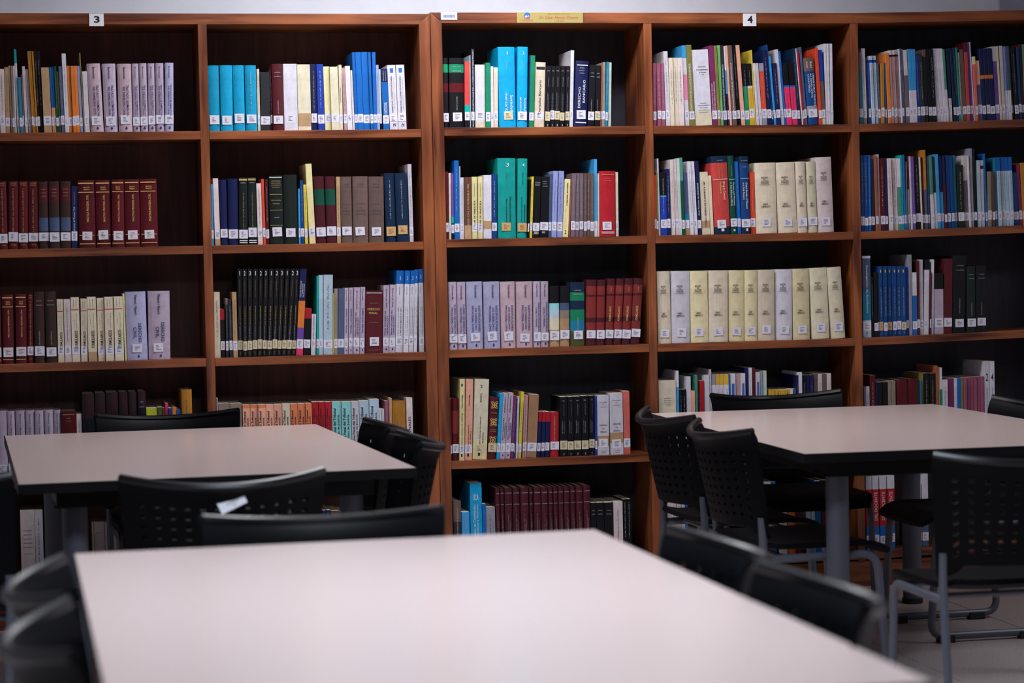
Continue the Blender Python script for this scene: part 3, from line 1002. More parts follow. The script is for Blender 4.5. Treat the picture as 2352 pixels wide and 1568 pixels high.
cell(2, 2, 460, 350, 4.6118, """
120 155 108 335 sk -
158 215 132 275 pw*.9,tn -
217 295 198 290 nv h
298 408 288 280 nv h
412 508 405 268 bg h #cgv
512 608 500 265 bg h #cgv
612 668 592 328 pw - #pr
670 698 645 282 os -
700 735 680 285 mr - #pw
740 888 722 248 bg h #blk
890 1040 875 238 bg h
1045 1068 1035 385 sk -
1070 1105 1052 295 db - #pw
1110 1155 1090 342 ye - #pk
1158 1225 1112 122 ly -
1230 1340 1200 255 mr*.19,dg*.24,mr h
1342 1448 1318 255 mr*.19,dg*.24,mr h
1450 1492 1438 258 tn - #pk
1495 1618 1478 258 gb h #tau
1620 1785 1610 255 gb h #tau
1788 1965 1780 258 gb h #tau
1970 2080 1945 222 nt ho #pw
2085 2215 2058 222 nt ho #pw
2220 2262 2195 125 li2 - #pn
""")
cell(3, 2, 1000, 340, 4.8, """
112 150 102 260 mp -
152 178 145 275 cr -
179 212 170 278 pu*.66,tl*.1,bk -
215 269 205 138 bl - #pw
270 279 270 200 wh n
281 320 275 325 wh - #pk
325 402 318 322 br*.78,tn n #cdc
408 467 400 318 ly - #cdv
470 527 468 318 ly - #cdv
533 622 530 300 wh*.72,tn*.13,wh n
625 680 625 285 db - #pw
690 892 682 115 tl ho #s3
900 1010 908 118 tl ho #s4
1013 1040 1042 345 bk -
1042 1068 1062 315 ye - #pk
1072 1145 1095 315 bk - #2001
1150 1245 1168 318 bk - #2002
1248 1278 1262 285 sl -
1280 1335 1298 255 ls - #pn
1338 1400 1360 255 ls - #pn
1405 1470 1430 345 ly n #com
1472 1490 1490 350 rt n
1492 1538 1508 280 mg - #pw
1540 1585 1552 278 mg - #pw
1588 1632 1592 278 mg - #pw
1634 1670 1638 278 gb - #pw
1672 1706 1676 278 gb - #pw
1708 1748 1710 278 gb - #pw
1752 1788 1748 122 sk*.8,wh -
1790 1810 1788 280 cr n
1812 1988 1808 258 re h #red
1992 2022 1985 265 cr -
""")
cell(4, 2, 1480, 340, 4.9, """
120 142 108 305 os -
142 165 130 270 ol -
165 185 140 118 wh n
188 258 178 272 bk*.37,sk*.02,rb - #pw
260 310 250 235 nv - #pw
313 355 285 130 pw - #pr
355 390 322 130 pw - #pr
390 430 360 118 pg -
430 462 397 108 gg*.3,dg -
465 515 435 275 sl*.66,tb*.12,tn - #pk
517 562 478 150 wh - #pn
564 605 520 150 wh - #pn
607 648 568 145 nv - #seg
653 748 622 270 cr*.78,tn*.12,cr n #cge
750 785 718 310 iv n
788 972 745 95 nt*.085,rs*.82,nt h #dro
975 1050 932 88 dg h #ssa
1052 1092 1015 150 bl - #pw
1094 1198 1065 95 nt*.09,db*.83,nt h #gbd
1200 1255 1182 270 os - #pw
1268 1505 1245 168 cr h #lib
1508 1725 1473 165 cr h #lib
1728 1842 1697 155 cr h #lib
1845 1958 1817 155 iv h #lib
1962 2138 1927 105 pw h #lib
""")
cell(5, 2, 1950, 330, 5.8507, """
165 214 150 155 db - #pw
215 262 200 155 db - #pw
263 306 248 155 bl - #pw
308 362 288 210 nt -
362 405 330 160 rt -
405 430 376 145 li2 n #pk
432 495 408 200 dr - #pw
497 543 476 195 nv -
545 603 510 200 pw - #pk
605 666 572 200 pw - #pk
668 722 635 200 wh*.4,gg -
722 745 692 155 tl -
745 775 716 150 bl -
775 800 758 240 li2 -
800 835 768 170 dr*.45,gy -
835 865 802 170 li2 -
865 904 830 172 pu - #pw
908 975 866 180 bk - #pw
978 1000 938 180 cr -
1000 1026 960 185 dr -
1028 1066 990 85 go*.5,sl -
1068 1110 1040 170 sl -
1112 1158 1068 160 gg*.53,wh -
1160 1195 1114 175 ck*.5,wh -
1195 1240 1152 145 sk -
1240 1285 1202 165 nv*.5,sk -
1285 1325 1246 165 nv*.4,mr -
1328 1380 1292 160 db -
1380 1425 1342 160 db -
1425 1465 1388 160 tb -
1470 1560 1442 290 bg - #py
1562 1618 1522 160 pw*.35,mg -
1618 1650 1580 162 wh -
1650 1690 1614 65 gy -
1690 1728 1652 70 bk -
1732 1785 1710 225 lt -
1785 1840 1762 225 lt*.08,dr*.05,li2 -
1842 1868 1804 135 bl -
1870 1930 1862 375 tg -
1930 1970 1914 375 br -
1972 2010 1948 190 tb -
2012 2062 1978 185 bl*.2,lt - #pn
2065 2115 2032 185 bl*.2,lt - #pn
2118 2168 2086 183 bl*.2,lt - #pn
2170 2222 2136 180 bl*.2,lt - #pn
2225 2295 2192 390 db -
2297 2340 2248 285 ma -
2342 2410 2298 260 go -
""")
cell(1, 3, 0, 640, 5.6, """
-110 28 -130 215 dr h #ppc
35 188 20 205 dr h #ppc
205 350 195 200 dr h #ppc
355 440 350 195 dr h #cpc
445 590 430 170 bd h #hw
595 742 575 165 bd h #hw
750 832 730 265 cr - #bc
838 925 818 265 pw - #pk
930 1038 905 240 cr - #bc
1045 1135 1035 258 cr - #bc
1140 1255 1122 235 iv*.85,tn n #bc
1265 1357 1245 250 cr - #bc
1362 1475 1338 235 cr - #bc
1482 1605 1462 230 iv - #bc
1608 1634 1575 190 ly n
1638 1905 1605 170 lb hd #pla
1912 2195 1900 162 li hd #pla
""")
cell(2, 3, 470, 600, 4.523, """
105 168 95 320 cr n #pk
172 218 162 498 re*.22,bk -
225 262 215 385 mg*.1,ck - #pw
262 297 242 400 ck - #pw
300 347 280 320 tn - #pk
350 400 340 80 bk y #neg1
402 446 394 80 bk y #neg2
448 498 448 80 bk y #neg3
500 550 506 80 bk y #neg1
552 600 562 80 bk y #neg2
602 646 616 80 bk y #neg3
648 700 670 80 bk y #neg1
702 750 730 80 bk y #neg2
752 800 782 80 bk y #neg3
802 850 838 80 bk y #neg1
852 903 894 80 bk y #neg2
905 948 944 80 bk y #neg3
951 1021 992 82 nv*.37,or*.31,pu*.22,hp - #val
1025 1101 1045 490 re*.22,bk -
1105 1160 1113 550 wh - #nin
1162 1186 1163 155 tl -
1187 1232 1186 145 lt -
1235 1333 1235 142 lt - #pk
1335 1344 1338 330 ye n
1346 1383 1348 285 tg - #pk
1385 1448 1392 285 sl -
1450 1490 1455 278 li d #car
1495 1541 1500 275 li d #car
1545 1609 1552 272 li d #jim
1612 1662 1620 268 li d #car
1668 1849 1670 310 mp h #dpn
1852 1915 1858 250 li d #jim
1918 1980 1926 245 li d #jim
1982 2060 1994 98 bl*.165,wh - #as1
2062 2118 2080 98 bl*.165,wh - #as2
2120 2168 2140 98 bl*.165,wh - #as3
2172 2230 2190 88 bl*.165,wh - #as4
2232 2283 2248 82 bl*.165,wh - #as5
""")
cell(3, 3, 1010, 600, 4.8, """
108 200 88 228 li hd #cur
203 298 188 228 li hd #cur
305 482 292 225 lb hd #ins
495 672 482 225 lb hd #ins
678 842 667 225 lp hd #ins
850 1028 842 225 lp hd #ins
1035 1115 1029 222 li hd #dpc
1118 1202 1115 222 li hd #dpc
1210 1322 1207 280 bk*.28,aq*.1,lt*.14,iv*.2,tn h
1325 1432 1326 275 bk*.28,sl*.12,tg*.14,tn h
1440 1601 1437 232 nt*.16,gn*.13,nt*.14,gn*.17,tb*.17,od h #hw
1608 1722 1618 205 mr*.1,pn*.13,mr*.03,pn*.32,mr*.07,pn*.12,mr h
1725 1816 1738 205 mr*.1,pn*.13,mr*.03,pn*.32,mr*.07,pn*.12,mr h
1820 1911 1848 195 mr*.1,pn*.13,mr*.03,pn*.32,mr*.07,pn*.12,mr h #for
1915 2000 1950 195 mr*.1,pn*.13,mr*.03,pn*.32,mr*.07,pn*.12,mr h #for
2003 2099 2042 192 mr*.1,pn*.13,mr*.03,pn*.32,mr*.07,pn*.12,mr h #for
2103 2205 2143 190 mr*.1,pn*.13,mr*.03,pn*.32,mr*.07,pn*.12,mr h #for
""")
cell(4, 3, 1480, 590, 4.8, """
155 302 135 160 cr h #lib
305 510 298 158 wh h #lib
512 712 502 155 pv h #lib
715 926 712 152 cr h #lib
928 1105 925 150 pv h #lib
1107 1251 1103 148 pv h #lib
1255 1443 1249 145 cr h #lib
1445 1641 1441 140 wh h #lib
1645 1846 1634 132 pv h #lib
1850 2060 1815 125 iv h #lib
2070 2220 2018 118 iv h #lib
""")
cell(5, 3, 1960, 570, 6, """
138 256 115 110 wh*.03,sl*.4,tb*.36,lt - #inv
258 290 240 400 bk n #pw
292 340 277 330 bk -
342 366 327 330 ck -
367 420 347 250 db o #tel
422 478 410 250 db - #tel
480 540 467 250 db o #tel
542 605 528 250 db - #tel
607 666 592 250 db - #tel
668 734 655 250 db y #tel
735 770 726 260 rb -
772 820 757 90 gy n #pk
822 885 806 335 wh*.37,bl -
885 920 866 170 mp -
920 972 902 158 li2 -
975 1045 988 155 bk*.14,wh -
1046 1074 1052 330 mr -
1076 1120 1086 155 wh -
1122 1246 1118 350 bk*.26,li -
1250 1360 1262 148 mp -
1362 1560 1370 110 bk h #hw
1565 1690 1562 250 bg h #hw
1692 1835 1690 245 bk h #hw
""")
cell(1, 4, 0, 870, 4.9, """
-60 75 0 362 li hd
78 165 0 365 li hd #pl4
170 278 0 358 li hd #pl4
283 385 0 356 li hd #pl4
388 492 0 356 li hd #pl4
496 595 0 350 li hd #pl4
598 681 0 350 li hd #pl4
683 855 0 365 dr h #red
858 918 0 393 pw - #pr
920 1060 0 170 mk*.3,bk h
1062 1185 0 160 mk*.3,bk h
1188 1328 0 152 mk*.3,bk h
1332 1438 0 148 mk*.3,bk h
1440 1540 0 145 mk*.3,bk h
1545 1640 0 140 mk*.18,bk h #hw
1642 1766 0 328 lm - #pk
1770 1828 0 320 od - #pw
1830 1856 0 325 br -
1858 1893 0 275 hp*.25,ye -
1895 1936 0 328 db -
1938 1988 0 320 or -
1990 2035 0 345 bl -
2037 2160 0 122 go h #pk
""", False)
cell(2, 4, 480, 890, 4.523, """
75 93 0 110 gy n
95 216 0 165 tg -
218 341 0 165 tg -
348 426 0 182 sa*.05,pc - #doc
428 508 0 180 sa*.05,pc - #doc
510 590 0 178 sa*.05,pc - #doc
592 673 0 178 pc - #doc
675 757 0 175 pc - #doc
760 840 0 170 cr - #doc
842 920 0 170 sa - #doc
922 1000 0 168 sa - #doc
1002 1068 0 165 sa - #doc
1070 1137 0 150 re - #doc
1139 1205 0 150 re - #doc
1207 1272 0 150 re - #doc
1275 1373 0 148 aq - #doc
1376 1475 0 148 aq - #doc
1478 1558 0 145 li2 - #doc
1560 1660 0 138 lt - #doc
1663 1765 0 122 lt - #doc
1768 1793 0 222 wh -
1794 1821 0 222 wh - #pk
1825 1868 0 140 mv - #pw
1870 1900 0 110 tn -
1902 2043 0 138 go h #cir
2048 2113 0 108 pw - #pen
""", False)
cell(3, 4, 1010, 850, 4.8, """
116 138 110 315 dr -
140 212 138 310 dr*.15,mr*.05,pn*.37,mr*.05,dr*.14,mr h
215 275 218 100 ly - #mit
278 358 290 102 pc - #ben
362 520 388 105 iv*.8,ly y #les
525 622 558 300 mp hy #orn
625 662 665 258 cy - #pw
664 718 703 255 li d #cal
720 779 760 252 li d #cal
780 813 816 280 ma - #pw
814 835 845 310 bl -
836 860 858 290 li2 -
862 910 898 240 ye - #pk
912 934 934 275 pm -
935 956 955 275 pm -
957 1066 988 272 bt -
1068 1112 1093 460 re*.22,nv -
1114 1158 1135 460 re*.22,nv -
1160 1211 1174 460 re*.22,nv -
1215 1314 1218 465 re h #pw
1328 1410 1325 295 bk y #b7
1412 1480 1412 293 bk y #b7
1483 1565 1478 290 bk y #b7
1568 1645 1560 285 bk y #b7
1648 1713 1645 282 bk y #b7
1715 1737 1711 285 rb -
1742 1872 1735 280 wh*.68,tn*.17,wh - #cpv
1885 2029 1872 255 wh*.64,tn*.17,wh - #cpv
2032 2105 2022 232 sr -
""")
cell(4, 4, 1490, 820, 4.8, """
108 300 0 260 cr - #est
302 331 0 150 wh*.2,sk -
335 371 0 355 bk - #pw
372 412 0 355 bk - #pw
414 464 0 215 wh*.55,gn -
468 510 0 372 pc -
512 540 0 200 gg -
541 560 0 290 bk - #pw
562 611 0 262 re -
612 670 0 198 wh -
672 690 0 135 li2 n
693 738 0 190 gy*.14,wh - #mag
740 783 0 190 sy*.14,wh - #mag
785 828 0 190 sy*.14,wh - #mag
830 882 0 188 sy*.14,wh - #mag
884 899 0 188 bl n
900 958 0 183 wh*.62,tl - #eas
960 1008 0 182 pm*.62,tl -
1010 1066 0 180 wh*.62,bl - #eas
1068 1098 0 118 nv -
1100 1140 0 118 wh*.45,gg - #pn
1142 1176 0 118 dr -
1180 1228 0 165 wh*.55,nv - #eas
1230 1256 0 155 gy -
1258 1300 0 150 pg -
1325 1357 0 358 sy -
1359 1391 0 362 sy -
1393 1425 0 362 sy -
1427 1458 0 360 sy -
1460 1492 0 358 sy -
1494 1526 0 358 sy -
1528 1560 0 356 sy -
1562 1593 0 352 pw -
1595 1626 0 350 sl -
1628 1652 0 200 nv - #pw
1653 1692 0 168 wh -
1696 1735 0 198 bk - #pw
1737 1775 0 198 nv -
1777 1816 0 198 nv - #pw
1818 1863 0 185 gb -
1865 1913 0 185 pw*.75,mp - #pk
1915 1962 0 184 gb -
1965 2012 0 180 pw*.7,bl - #pk
""", False)
cell(5, 4, 1960, 810, 6, """
150 172 0 470 gy n
175 224 0 465 wh - #pk
226 306 0 312 dr - #pw
315 336 0 410 nv -
338 396 0 410 bk -
398 476 0 405 bk -
480 526 0 390 tg -
527 582 0 388 tg -
590 752 0 375 dr h
755 911 0 365 dr h
915 944 0 380 tb -
945 963 0 285 ol n
965 1049 0 285 bk - #py
1050 1131 0 285 bk - #py
1135 1165 0 180 rt -
1167 1190 0 200 tn n
1191 1224 0 205 wh*.3,gn -
1228 1302 0 372 li2 - #pk
1305 1382 0 355 ma -
1385 1430 0 350 wh*.6,nv -
1432 1485 0 352 bl -
1487 1517 0 352 ol -
1520 1566 0 345 mv -
1567 1612 0 342 mv -
1613 1658 0 338 mv -
1659 1705 0 334 mv -
1706 1752 0 330 mv -
1753 1800 0 326 mv -
1802 1872 0 118 wh - #n2
1875 1946 0 118 wh - #n4
""", False)
cell(3, 5, 1020, 1080, 4.9, """
100 192 0 345 gb*.3,ck h #pw
197 286 0 470 sk - #fre
288 422 0 145 cy - #uca
430 470 0 378 bl -
472 573 0 415 gy - #grd
575 626 0 200 mr h #cnt
628 676 0 198 mr h #cnt
678 766 0 196 mr h #cnt
768 852 0 194 mr h #cnt
855 950 0 192 mr h #cnt
952 1000 0 192 mr h #cnt
1002 1088 0 190 mr h #cnt
1090 1167 0 188 mr h #cnt
1170 1223 0 186 mr h #cnt
1225 1280 0 184 mr h #cnt
1282 1342 0 182 mr h #cnt
1345 1412 0 180 mr h #cnt
1415 1479 0 176 mr h #cnt
1482 1560 0 174 mr h #cnt
1563 1646 0 170 mr h #cnt
1649 1711 0 365 bk - #hw
1713 1801 0 363 bk - #hw
1803 1901 0 362 bk - #hw
1903 2010 0 352 pw - #pk
2012 2055 0 325 bk - #fre
2057 2102 0 322 bk - #fre
""", False)
cell(4, 5, 1480, 1070, 3.2667, """
128 162 0 225 gn -
165 200 0 240 pw - #pk
202 238 0 240 pw - #pk
240 275 0 240 pw - #pk
277 304 0 242 pw - #pk
306 326 0 220 bl -
880 899 0 120 cr -
900 922 0 118 wh -
924 948 0 118 wh - #pn
950 985 0 118 bl -
1010 1068 0 188 wh - #pk
1070 1130 0 192 or -
1132 1180 0 200 dr -
1215 1248 0 197 lt -
1249 1281 0 197 lt -
1284 1322 0 112 bl -
1324 1366 0 105 dr -
""", False)
cell(5, 5, 1480, 1070, 3.2667, """
1660 1706 0 78 wh*.18,re*.5,bl - #ddo
1712 1758 0 76 wh*.18,re*.5,bl - #ddo
1764 1816 0 74 wh*.18,re*.5,bl - #ddo
1820 1876 0 72 wh*.18,re*.5,bl - #ddo
2030 2076 0 130 li2*.3,tn -
2080 2128 0 58 wh*.6,sl -
""", False)
cell(1, 5, 0, 1130, 7.84, """
357 618 0 330 pw n #b5
622 765 0 320 wh n #pn
1660 1686 0 556 cr n
1690 1880 0 552 pw n #hk
1885 1968 0 550 pw n
1974 2096 0 548 cr n
""", False)
cell(2, 5, 470, 1070, 4.523, """
1222 1262 0 460 nv - #pw
1266 1310 0 458 nv - #pw
1314 1400 0 466 br -
1404 1450 0 472 pw -
""", False)

BAYWORD = {1: 'bay under card three', 2: 'bay after card three', 3: 'gold plaque bay', 4: 'bay under card four', 5: 'last bay'}
ROWWORD = {1: 'top', 2: 'second', 3: 'third', 4: 'fourth', 5: 'bottom'}
ORD = 'first second third fourth fifth sixth seventh eighth ninth tenth eleventh twelfth thirteenth fourteenth fifteenth sixteenth seventeenth eighteenth nineteenth'.split()
NUM = 'zero one two three four five six seven eight nine ten eleven twelve thirteen fourteen fifteen sixteen seventeen eighteen nineteen twenty'.split()


def cover_mesh(t, h, d, hard, cuts, mats):
    """folded cover: two boards and a spine, coloured in bands along its height"""
    c = min(0.0026 if hard else 0.0006, t * 0.2)
    bulge = min(0.09 * t, 0.005) if hard else 0.0
    if hard and t > 0.012:
        j = 0.006                         # hinge groove behind the rounded spine
        prof = [(0, d), (0, j + 0.004), (0.0012, j), (0.0004, 0.0035)]
        n = 6
        for k in range(n + 1):
            u = k / n
            prof.append((0.0012 + (t - 0.0024) * u, 0.001 - bulge * math.sin(math.pi * u) - (0.001 if 0 < k < n else 0)))
        prof += [(t - 0.0004, 0.0035), (t - 0.0012, j), (t, j + 0.004), (t, d)]
    else:
        e = min(0.0009, t * 0.2)
        prof = [(0, d), (0, e), (e, 0), (t - e, 0), (t, e), (t, d)]
    inner = [(min(max(x, c), t - c), max(y, c * 0.8 + 0.0003)) for x, y in prof]
    n = len(prof)
    zs = [0.0] + [h * q for q in cuts] + [h]
    bm = bmesh.new()
    O, I = [], []
    for z in zs:
        O.append([bm.verts.new((x, y, z)) for x, y in prof])
    for z in (0.0, h):
        I.append([bm.verts.new((x, y, z)) for x, y in inner])
    for s in range(len(zs) - 1):
        for k in range(n - 1):
            fc = bm.faces.new((O[s][k], O[s][k + 1], O[s + 1][k + 1], O[s + 1][k]))
            fc.material_index = s
    for k in range(n - 1):
        for A, B, mi in ((O[0], I[0], 0), (O[-1], I[-1], len(zs) - 2), (I[0], I[1], 0)):
            try:
                fc = bm.faces.new((A[k], A[k + 1], B[k + 1], B[k]))
                fc.material_index = mi
            except ValueError:
                pass
    for k in (0, n - 1):
        bm.faces.new([o[k] for o in O] + [I[1][k], I[0][k]])
    bmesh.ops.recalc_face_normals(bm, faces=bm.faces)
    me = bpy.data.meshes.new('cover')
    bm.to_mesh(me)
    bm.free()
    for m in mats:
        me.materials.append(m)
    return me, bulge + (0.001 if bulge else 0.0), c


def ornament_mesh(c):
    """unit gilt scroll ornament: four rings around a small one"""
    key = ('ornament', c)
    if key not in _text_cache:
        v, f = [], []
        for cx, cy, r in [(.17 + .33 * a, .17 + .33 * b, .17 if (a + b) % 2 == 0 else .1) for a in range(3) for b in range(3)] + [(.34, .34, .2), (.66, .34, .2), (.34, .66, .2), (.66, .66, .2)]:
            k0 = len(v)
            for k in range(14):
                a = 2 * math.pi * k / 14
                v += [(cx + r * math.cos(a), cy + r * math.sin(a), 0), (cx + .72 * r * math.cos(a), cy + .72 * r * math.sin(a), 0)]
            for k in range(14):
                q = (k + 1) % 14
                f.append((k0 + 2 * k, k0 + 2 * q, k0 + 2 * q + 1, k0 + 2 * k + 1))
        me = bpy.data.meshes.new('ornament')
        me.from_pydata(v, [], f)
        me.materials.append(ink(c))
        _text_cache[key] = me
    return _text_cache[key]


DROP = None


def drop_mesh():
    global DROP
    if DROP is None:
        pts = []
        for k in range(16):
            a = 2 * math.pi * k / 16
            r = 0.5
            x, z = r * math.sin(a), -r * math.cos(a)
            if z > 0:
                z *= 2.1
                x *= max(0.0, 1 - (z / 1.15) ** 1.3)
            pts.append((x, 0, z))
        DROP = bpy.data.meshes.new('drop_mark')
        DROP.from_pydata(pts, [], [tuple(range(15, -1, -1))][:1])
        DROP.materials.append(ink('n'))
    return DROP


unit_label = {}
for nm, mt in (('w', LABW), ('y', LABY), ('o', LABO)):
    unit_label[nm] = box_mesh('call_label', 0, 1, 0, 1, 0, 1, 0, mt)
unit_pages = box_mesh('page_block', 0, 1, 0, 1, 0, 1, 0, PAGES)
n_books = 0
for bay, row, ox, oy, s, lean, lines in CELLS:
    books = []
    xa, xb = BAY[bay]
    prev_end = xa + 0.0008
    for ln in lines:
        txt = None
        if '#' in ln:
            ln, txt = ln.split('#')
        p = ln.split()
        x0, x1, xt, yt = [float(q) for q in p[:4]]
        bands, flags = p[4].split(','), p[5].replace('-', '')
        cols, fr = [], []
        for b in bands:
            q = b.split('*')
            cols.append(q[0])
            fr.append(float(q[1]) if len(q) > 1 else None)
        if fr[0] == 0.0:
            cols, fr = cols[1:], fr[1:]
        rest = 1 - sum(q for q in fr if q)
        fr = [q if q is not None else rest for q in fr]
        Y = 0.014 + rnd.uniform(0, 0.012)
        px0, px1, pyt = ox + x0 / s, ox + x1 / s, oy + yt / s
        pxt = ox + (xt if lean else x0) / s
        top = on_y(pxt, pyt, Y)
        zb = shelf_z(bay, row, top.x)
        if lean:
            # pixel row where this shelf meets the spine plane, found by stepping along the column
            lo, hi = pyt, pyt + 500
            for _ in range(24):
                mid = (lo + hi) / 2
                if on_y(px0, mid, Y).z > zb:
                    lo = mid
                else:
                    hi = mid
            bx0, bx1 = on_y(px0, lo, Y).x, on_y(px1, lo, Y).x
            ang = math.atan2(top.x - bx0, top.z - zb)
            ang = max(-0.09, min(0.16, ang))
            if abs(ang) < 0.006:
                ang = 0.0
        else:
            bx0, bx1 = top.x, on_y(px1, pyt, Y).x
            ang = 0.0
        bx0 = max(bx0, prev_end)
        t = max(0.0035, bx1 - bx0 - 0.0005)
        h = (top.z - zb) / math.cos(ang)
        if ang < 0 and bx0 + h * math.sin(ang) < xa + 0.001 and row <= 3:
            ang = 0.0 if bx0 - xa < 0.004 else max(ang, -math.asin(min(1, (bx0 - xa - 0.0012) / h)))
        prev_end = bx0 + t + 0.0004
        if bx0 + t > xb - 0.001:
            t = max(0.003, xb - 0.001 - bx0)
        if ang > 0 and bx0 + t + h * math.sin(ang) > xb - 0.001:
            ang = max(0.0, math.asin(max(0.0, (xb - 0.001 - bx0 - t)) / h))
        books.append(dict(x=bx0, t=t, h=h, ang=ang, Y=Y, cols=cols, fr=fr, fl=flags, tx=txt.strip() if txt else None))
    # keep neighbours from cutting into one another: compare them at the height of the lower one
    for i in range(len(books) - 1):
        p, q = books[i], books[i + 1]
        hm = min(p['h'], q['h'])
        room = min(q['x'] - p['x'], q['x'] + hm * math.tan(q['ang']) - p['x'] - hm * math.tan(p['ang'])) - 0.0005
        if room < p['t']:
            p['t'] = max(room, p['t'] * 0.6, 0.0034)
        if p['t'] > room:
            over = (p['t'] - room) / hm
            if p['ang'] > 0 and q['ang'] >= 0:
                p['ang'] = max(0.0, p['ang'] - over)
            else:
                q['ang'] = q['ang'] + over
    # describing words
    for b in books:
        wds = []
        for cde in b['cols']:
            wd = PAL[cde][1]
            if wd not in wds:
                wds.append(wd)
        b['colword'] = wds[0] if len(wds) == 1 else wds[0] + ' and ' + wds[1]
        hard = 'h' in b['fl']
        b['kindname'] = 'hardback' if hard else ('booklet' if b['t'] < 0.0125 else 'paperback')
        sz = ('thick ' if b['t'] > 0.05 else '') if hard else ('thick ' if b['t'] > 0.03 else 'slim ' if 'booklet' == b['kindname'] else '')
        if b['h'] > 0.295:
            sz = 'tall ' + sz
        elif b['h'] < 0.2 and b['kindname'] != 'booklet' and row < 4:
            sz = 'short ' + sz
        b['desc'] = sz + b['colword'] + ' ' + b['kindname']
    place = ', %s shelf, %s' % (ROWWORD[row], BAYWORD[bay])
    seen = {}
    for b in books:
        b['n'] = sum(1 for q in books if q['desc'] == b['desc'])
        seen[b['desc']] = seen.get(b['desc'], 0) + 1
        b['k'] = seen[b['desc']]
    for i, b in enumerate(books):
        if b['n'] > 1:
            b['label'] = '%s of %s %ss%s' % (ORD[b['k'] - 1], NUM[b['n']], b['desc'], place)
        else:
            nb = [q['colword'].split(' and ')[0] for q in books[max(0, i - 1):i] + books[i + 1:i + 2]]
            if len(nb) == 2 and nb[0] != nb[1]:
                lab = '%s between %s and %s ones%s' % (b['desc'], nb[0], nb[1], place)
            elif len(nb) == 2:
                lab = '%s between two %s ones%s' % (b['desc'], nb[0], place)
            else:
                lab = '%s beside the %s one%s' % (b['desc'], nb[0], place)
            if len(lab.replace(',', '').split()) > 16:
                lab = 'only ' + b['desc'] + place
            b['label'] = lab
        if len(b['label'].replace(',', '').split()) > 16:
            print('LONG', b['label'])
    for b in books:
        t, h, hard = b['t'], b['h'], 'h' in b['fl']
        d = min(0.245, max(0.14, 0.70 * h + rnd.uniform(-0.01, 0.012)))
        cuts, acc = [], 0.0
        for q in b['fr'][::-1][:-1]:
            acc += q
            cuts.append(acc)
        me, bul, c = cover_mesh(t, h, d, hard, cuts, [mat_cover(q) for q in b['cols'][::-1]])
        o = link(b['kindname'], me)
        zb = shelf_z(bay, row, b['x'])
        if bay == 5:
            zb = max(zb, shelf_z(bay, row, b['x'] + t))
        o.location = (b['x'], b['Y'], zb + 0.0003 + (t * math.sin(b['ang']) if b['ang'] > 0 else 0))
        o.rotation_euler = (0, b['ang'], 0)
        tag(o, b['label'], b['kindname'], 'books on the %s shelf of the %s' % (ROWWORD[row], BAYWORD[bay]))
        n_books += 1
        ins = 0.003 if hard else 0.0005
        pg = link('page_block', unit_pages, o)
        y0 = c * 0.8 + 0.0012 + (0.004 if hard else 0)
        pg.location = (c + 0.0002, y0, ins)
        pg.scale = (max(0.0015, t - 2 * c - 0.0004), d - y0 - ins, h - 2 * ins)
        yf = -bul - 0.0004
        if 'n' not in b['fl']:
            lw = min(0.036, t * 0.97)
            lh = 0.033 + rnd.uniform(-0.002, 0.003)
            lz = 0.026 + rnd.uniform(-0.003, 0.004)
            lx = (t - lw) / 2 + (rnd.uniform(-0.12, 0.12) * (t - lw) if t > 0.05 else 0)
            q = link('call_label', unit_label['y' if 'y' in b['fl'] else 'o' if 'o' in b['fl'] else 'w'], o)
            q.location = (lx, yf, lz)
            q.scale = (lw, 0.0005, lh)
            if t > 0.05:
                q.rotation_euler = (0, rnd.uniform(-0.05, 0.05), 0)
        if 'd' in b['fl']:
            q = link('drop_mark', drop_mesh(), o)
            r = min(0.008, t * 0.3)
            q.location = (t * 0.56, yf, 0.0135)
            q.scale = (r, 1, r)
        if b['tx']:
            for f0, f1, w0, w1, dr, ic, words in TX[b['tx']]:
                if words == '|':
                    m_ = _text_cache.get(('bar', ic))
                    if m_ is None:
                        m_ = bpy.data.meshes.new('printed_bar')
                        m_.from_pydata([(0, 0, 0), (1, 0, 0), (1, 1, 0), (0, 1, 0)], [], [(0, 1, 2, 3)])
                        m_.materials.append(ink(ic))
                        _text_cache[('bar', ic)] = m_
                    nm = 'spine_line'
                elif words == '@':
                    m_, nm = ornament_mesh(ic), 'spine_ornament'
                elif words:
                    m_, nm = text_mesh(words, ic, 0.014 if ic in 'kn' else 0.006), 'spine_title'
                    if words == '1':
                        w0, w1 = w0 + (w1 - w0) * 0.33, w1 - (w1 - w0) * 0.33
                else:
                    m_, nm = dash_mesh(rnd.randint(0, 3), ic.upper()), 'spine_print'
                    if dr != 'h':
                        wm, wh = (w0 + w1) / 2, min((w1 - w0) / 2 * 0.62, 0.0022 / t)
                        w0, w1 = wm - wh, wm + wh
                    elif h * (f1 - f0) > 0.0045:
                        f1 = f0 + 0.0045 / h
                place_print(m_, nm, o, t * w0, t * w1, h * (1 - f1), h * (1 - f0), yf - 0.0001, dr)
print('books', n_books)

# ------------------------------------------------------------------ reading tables
TW, TL, TH = 1.144, 1.933, 0.75


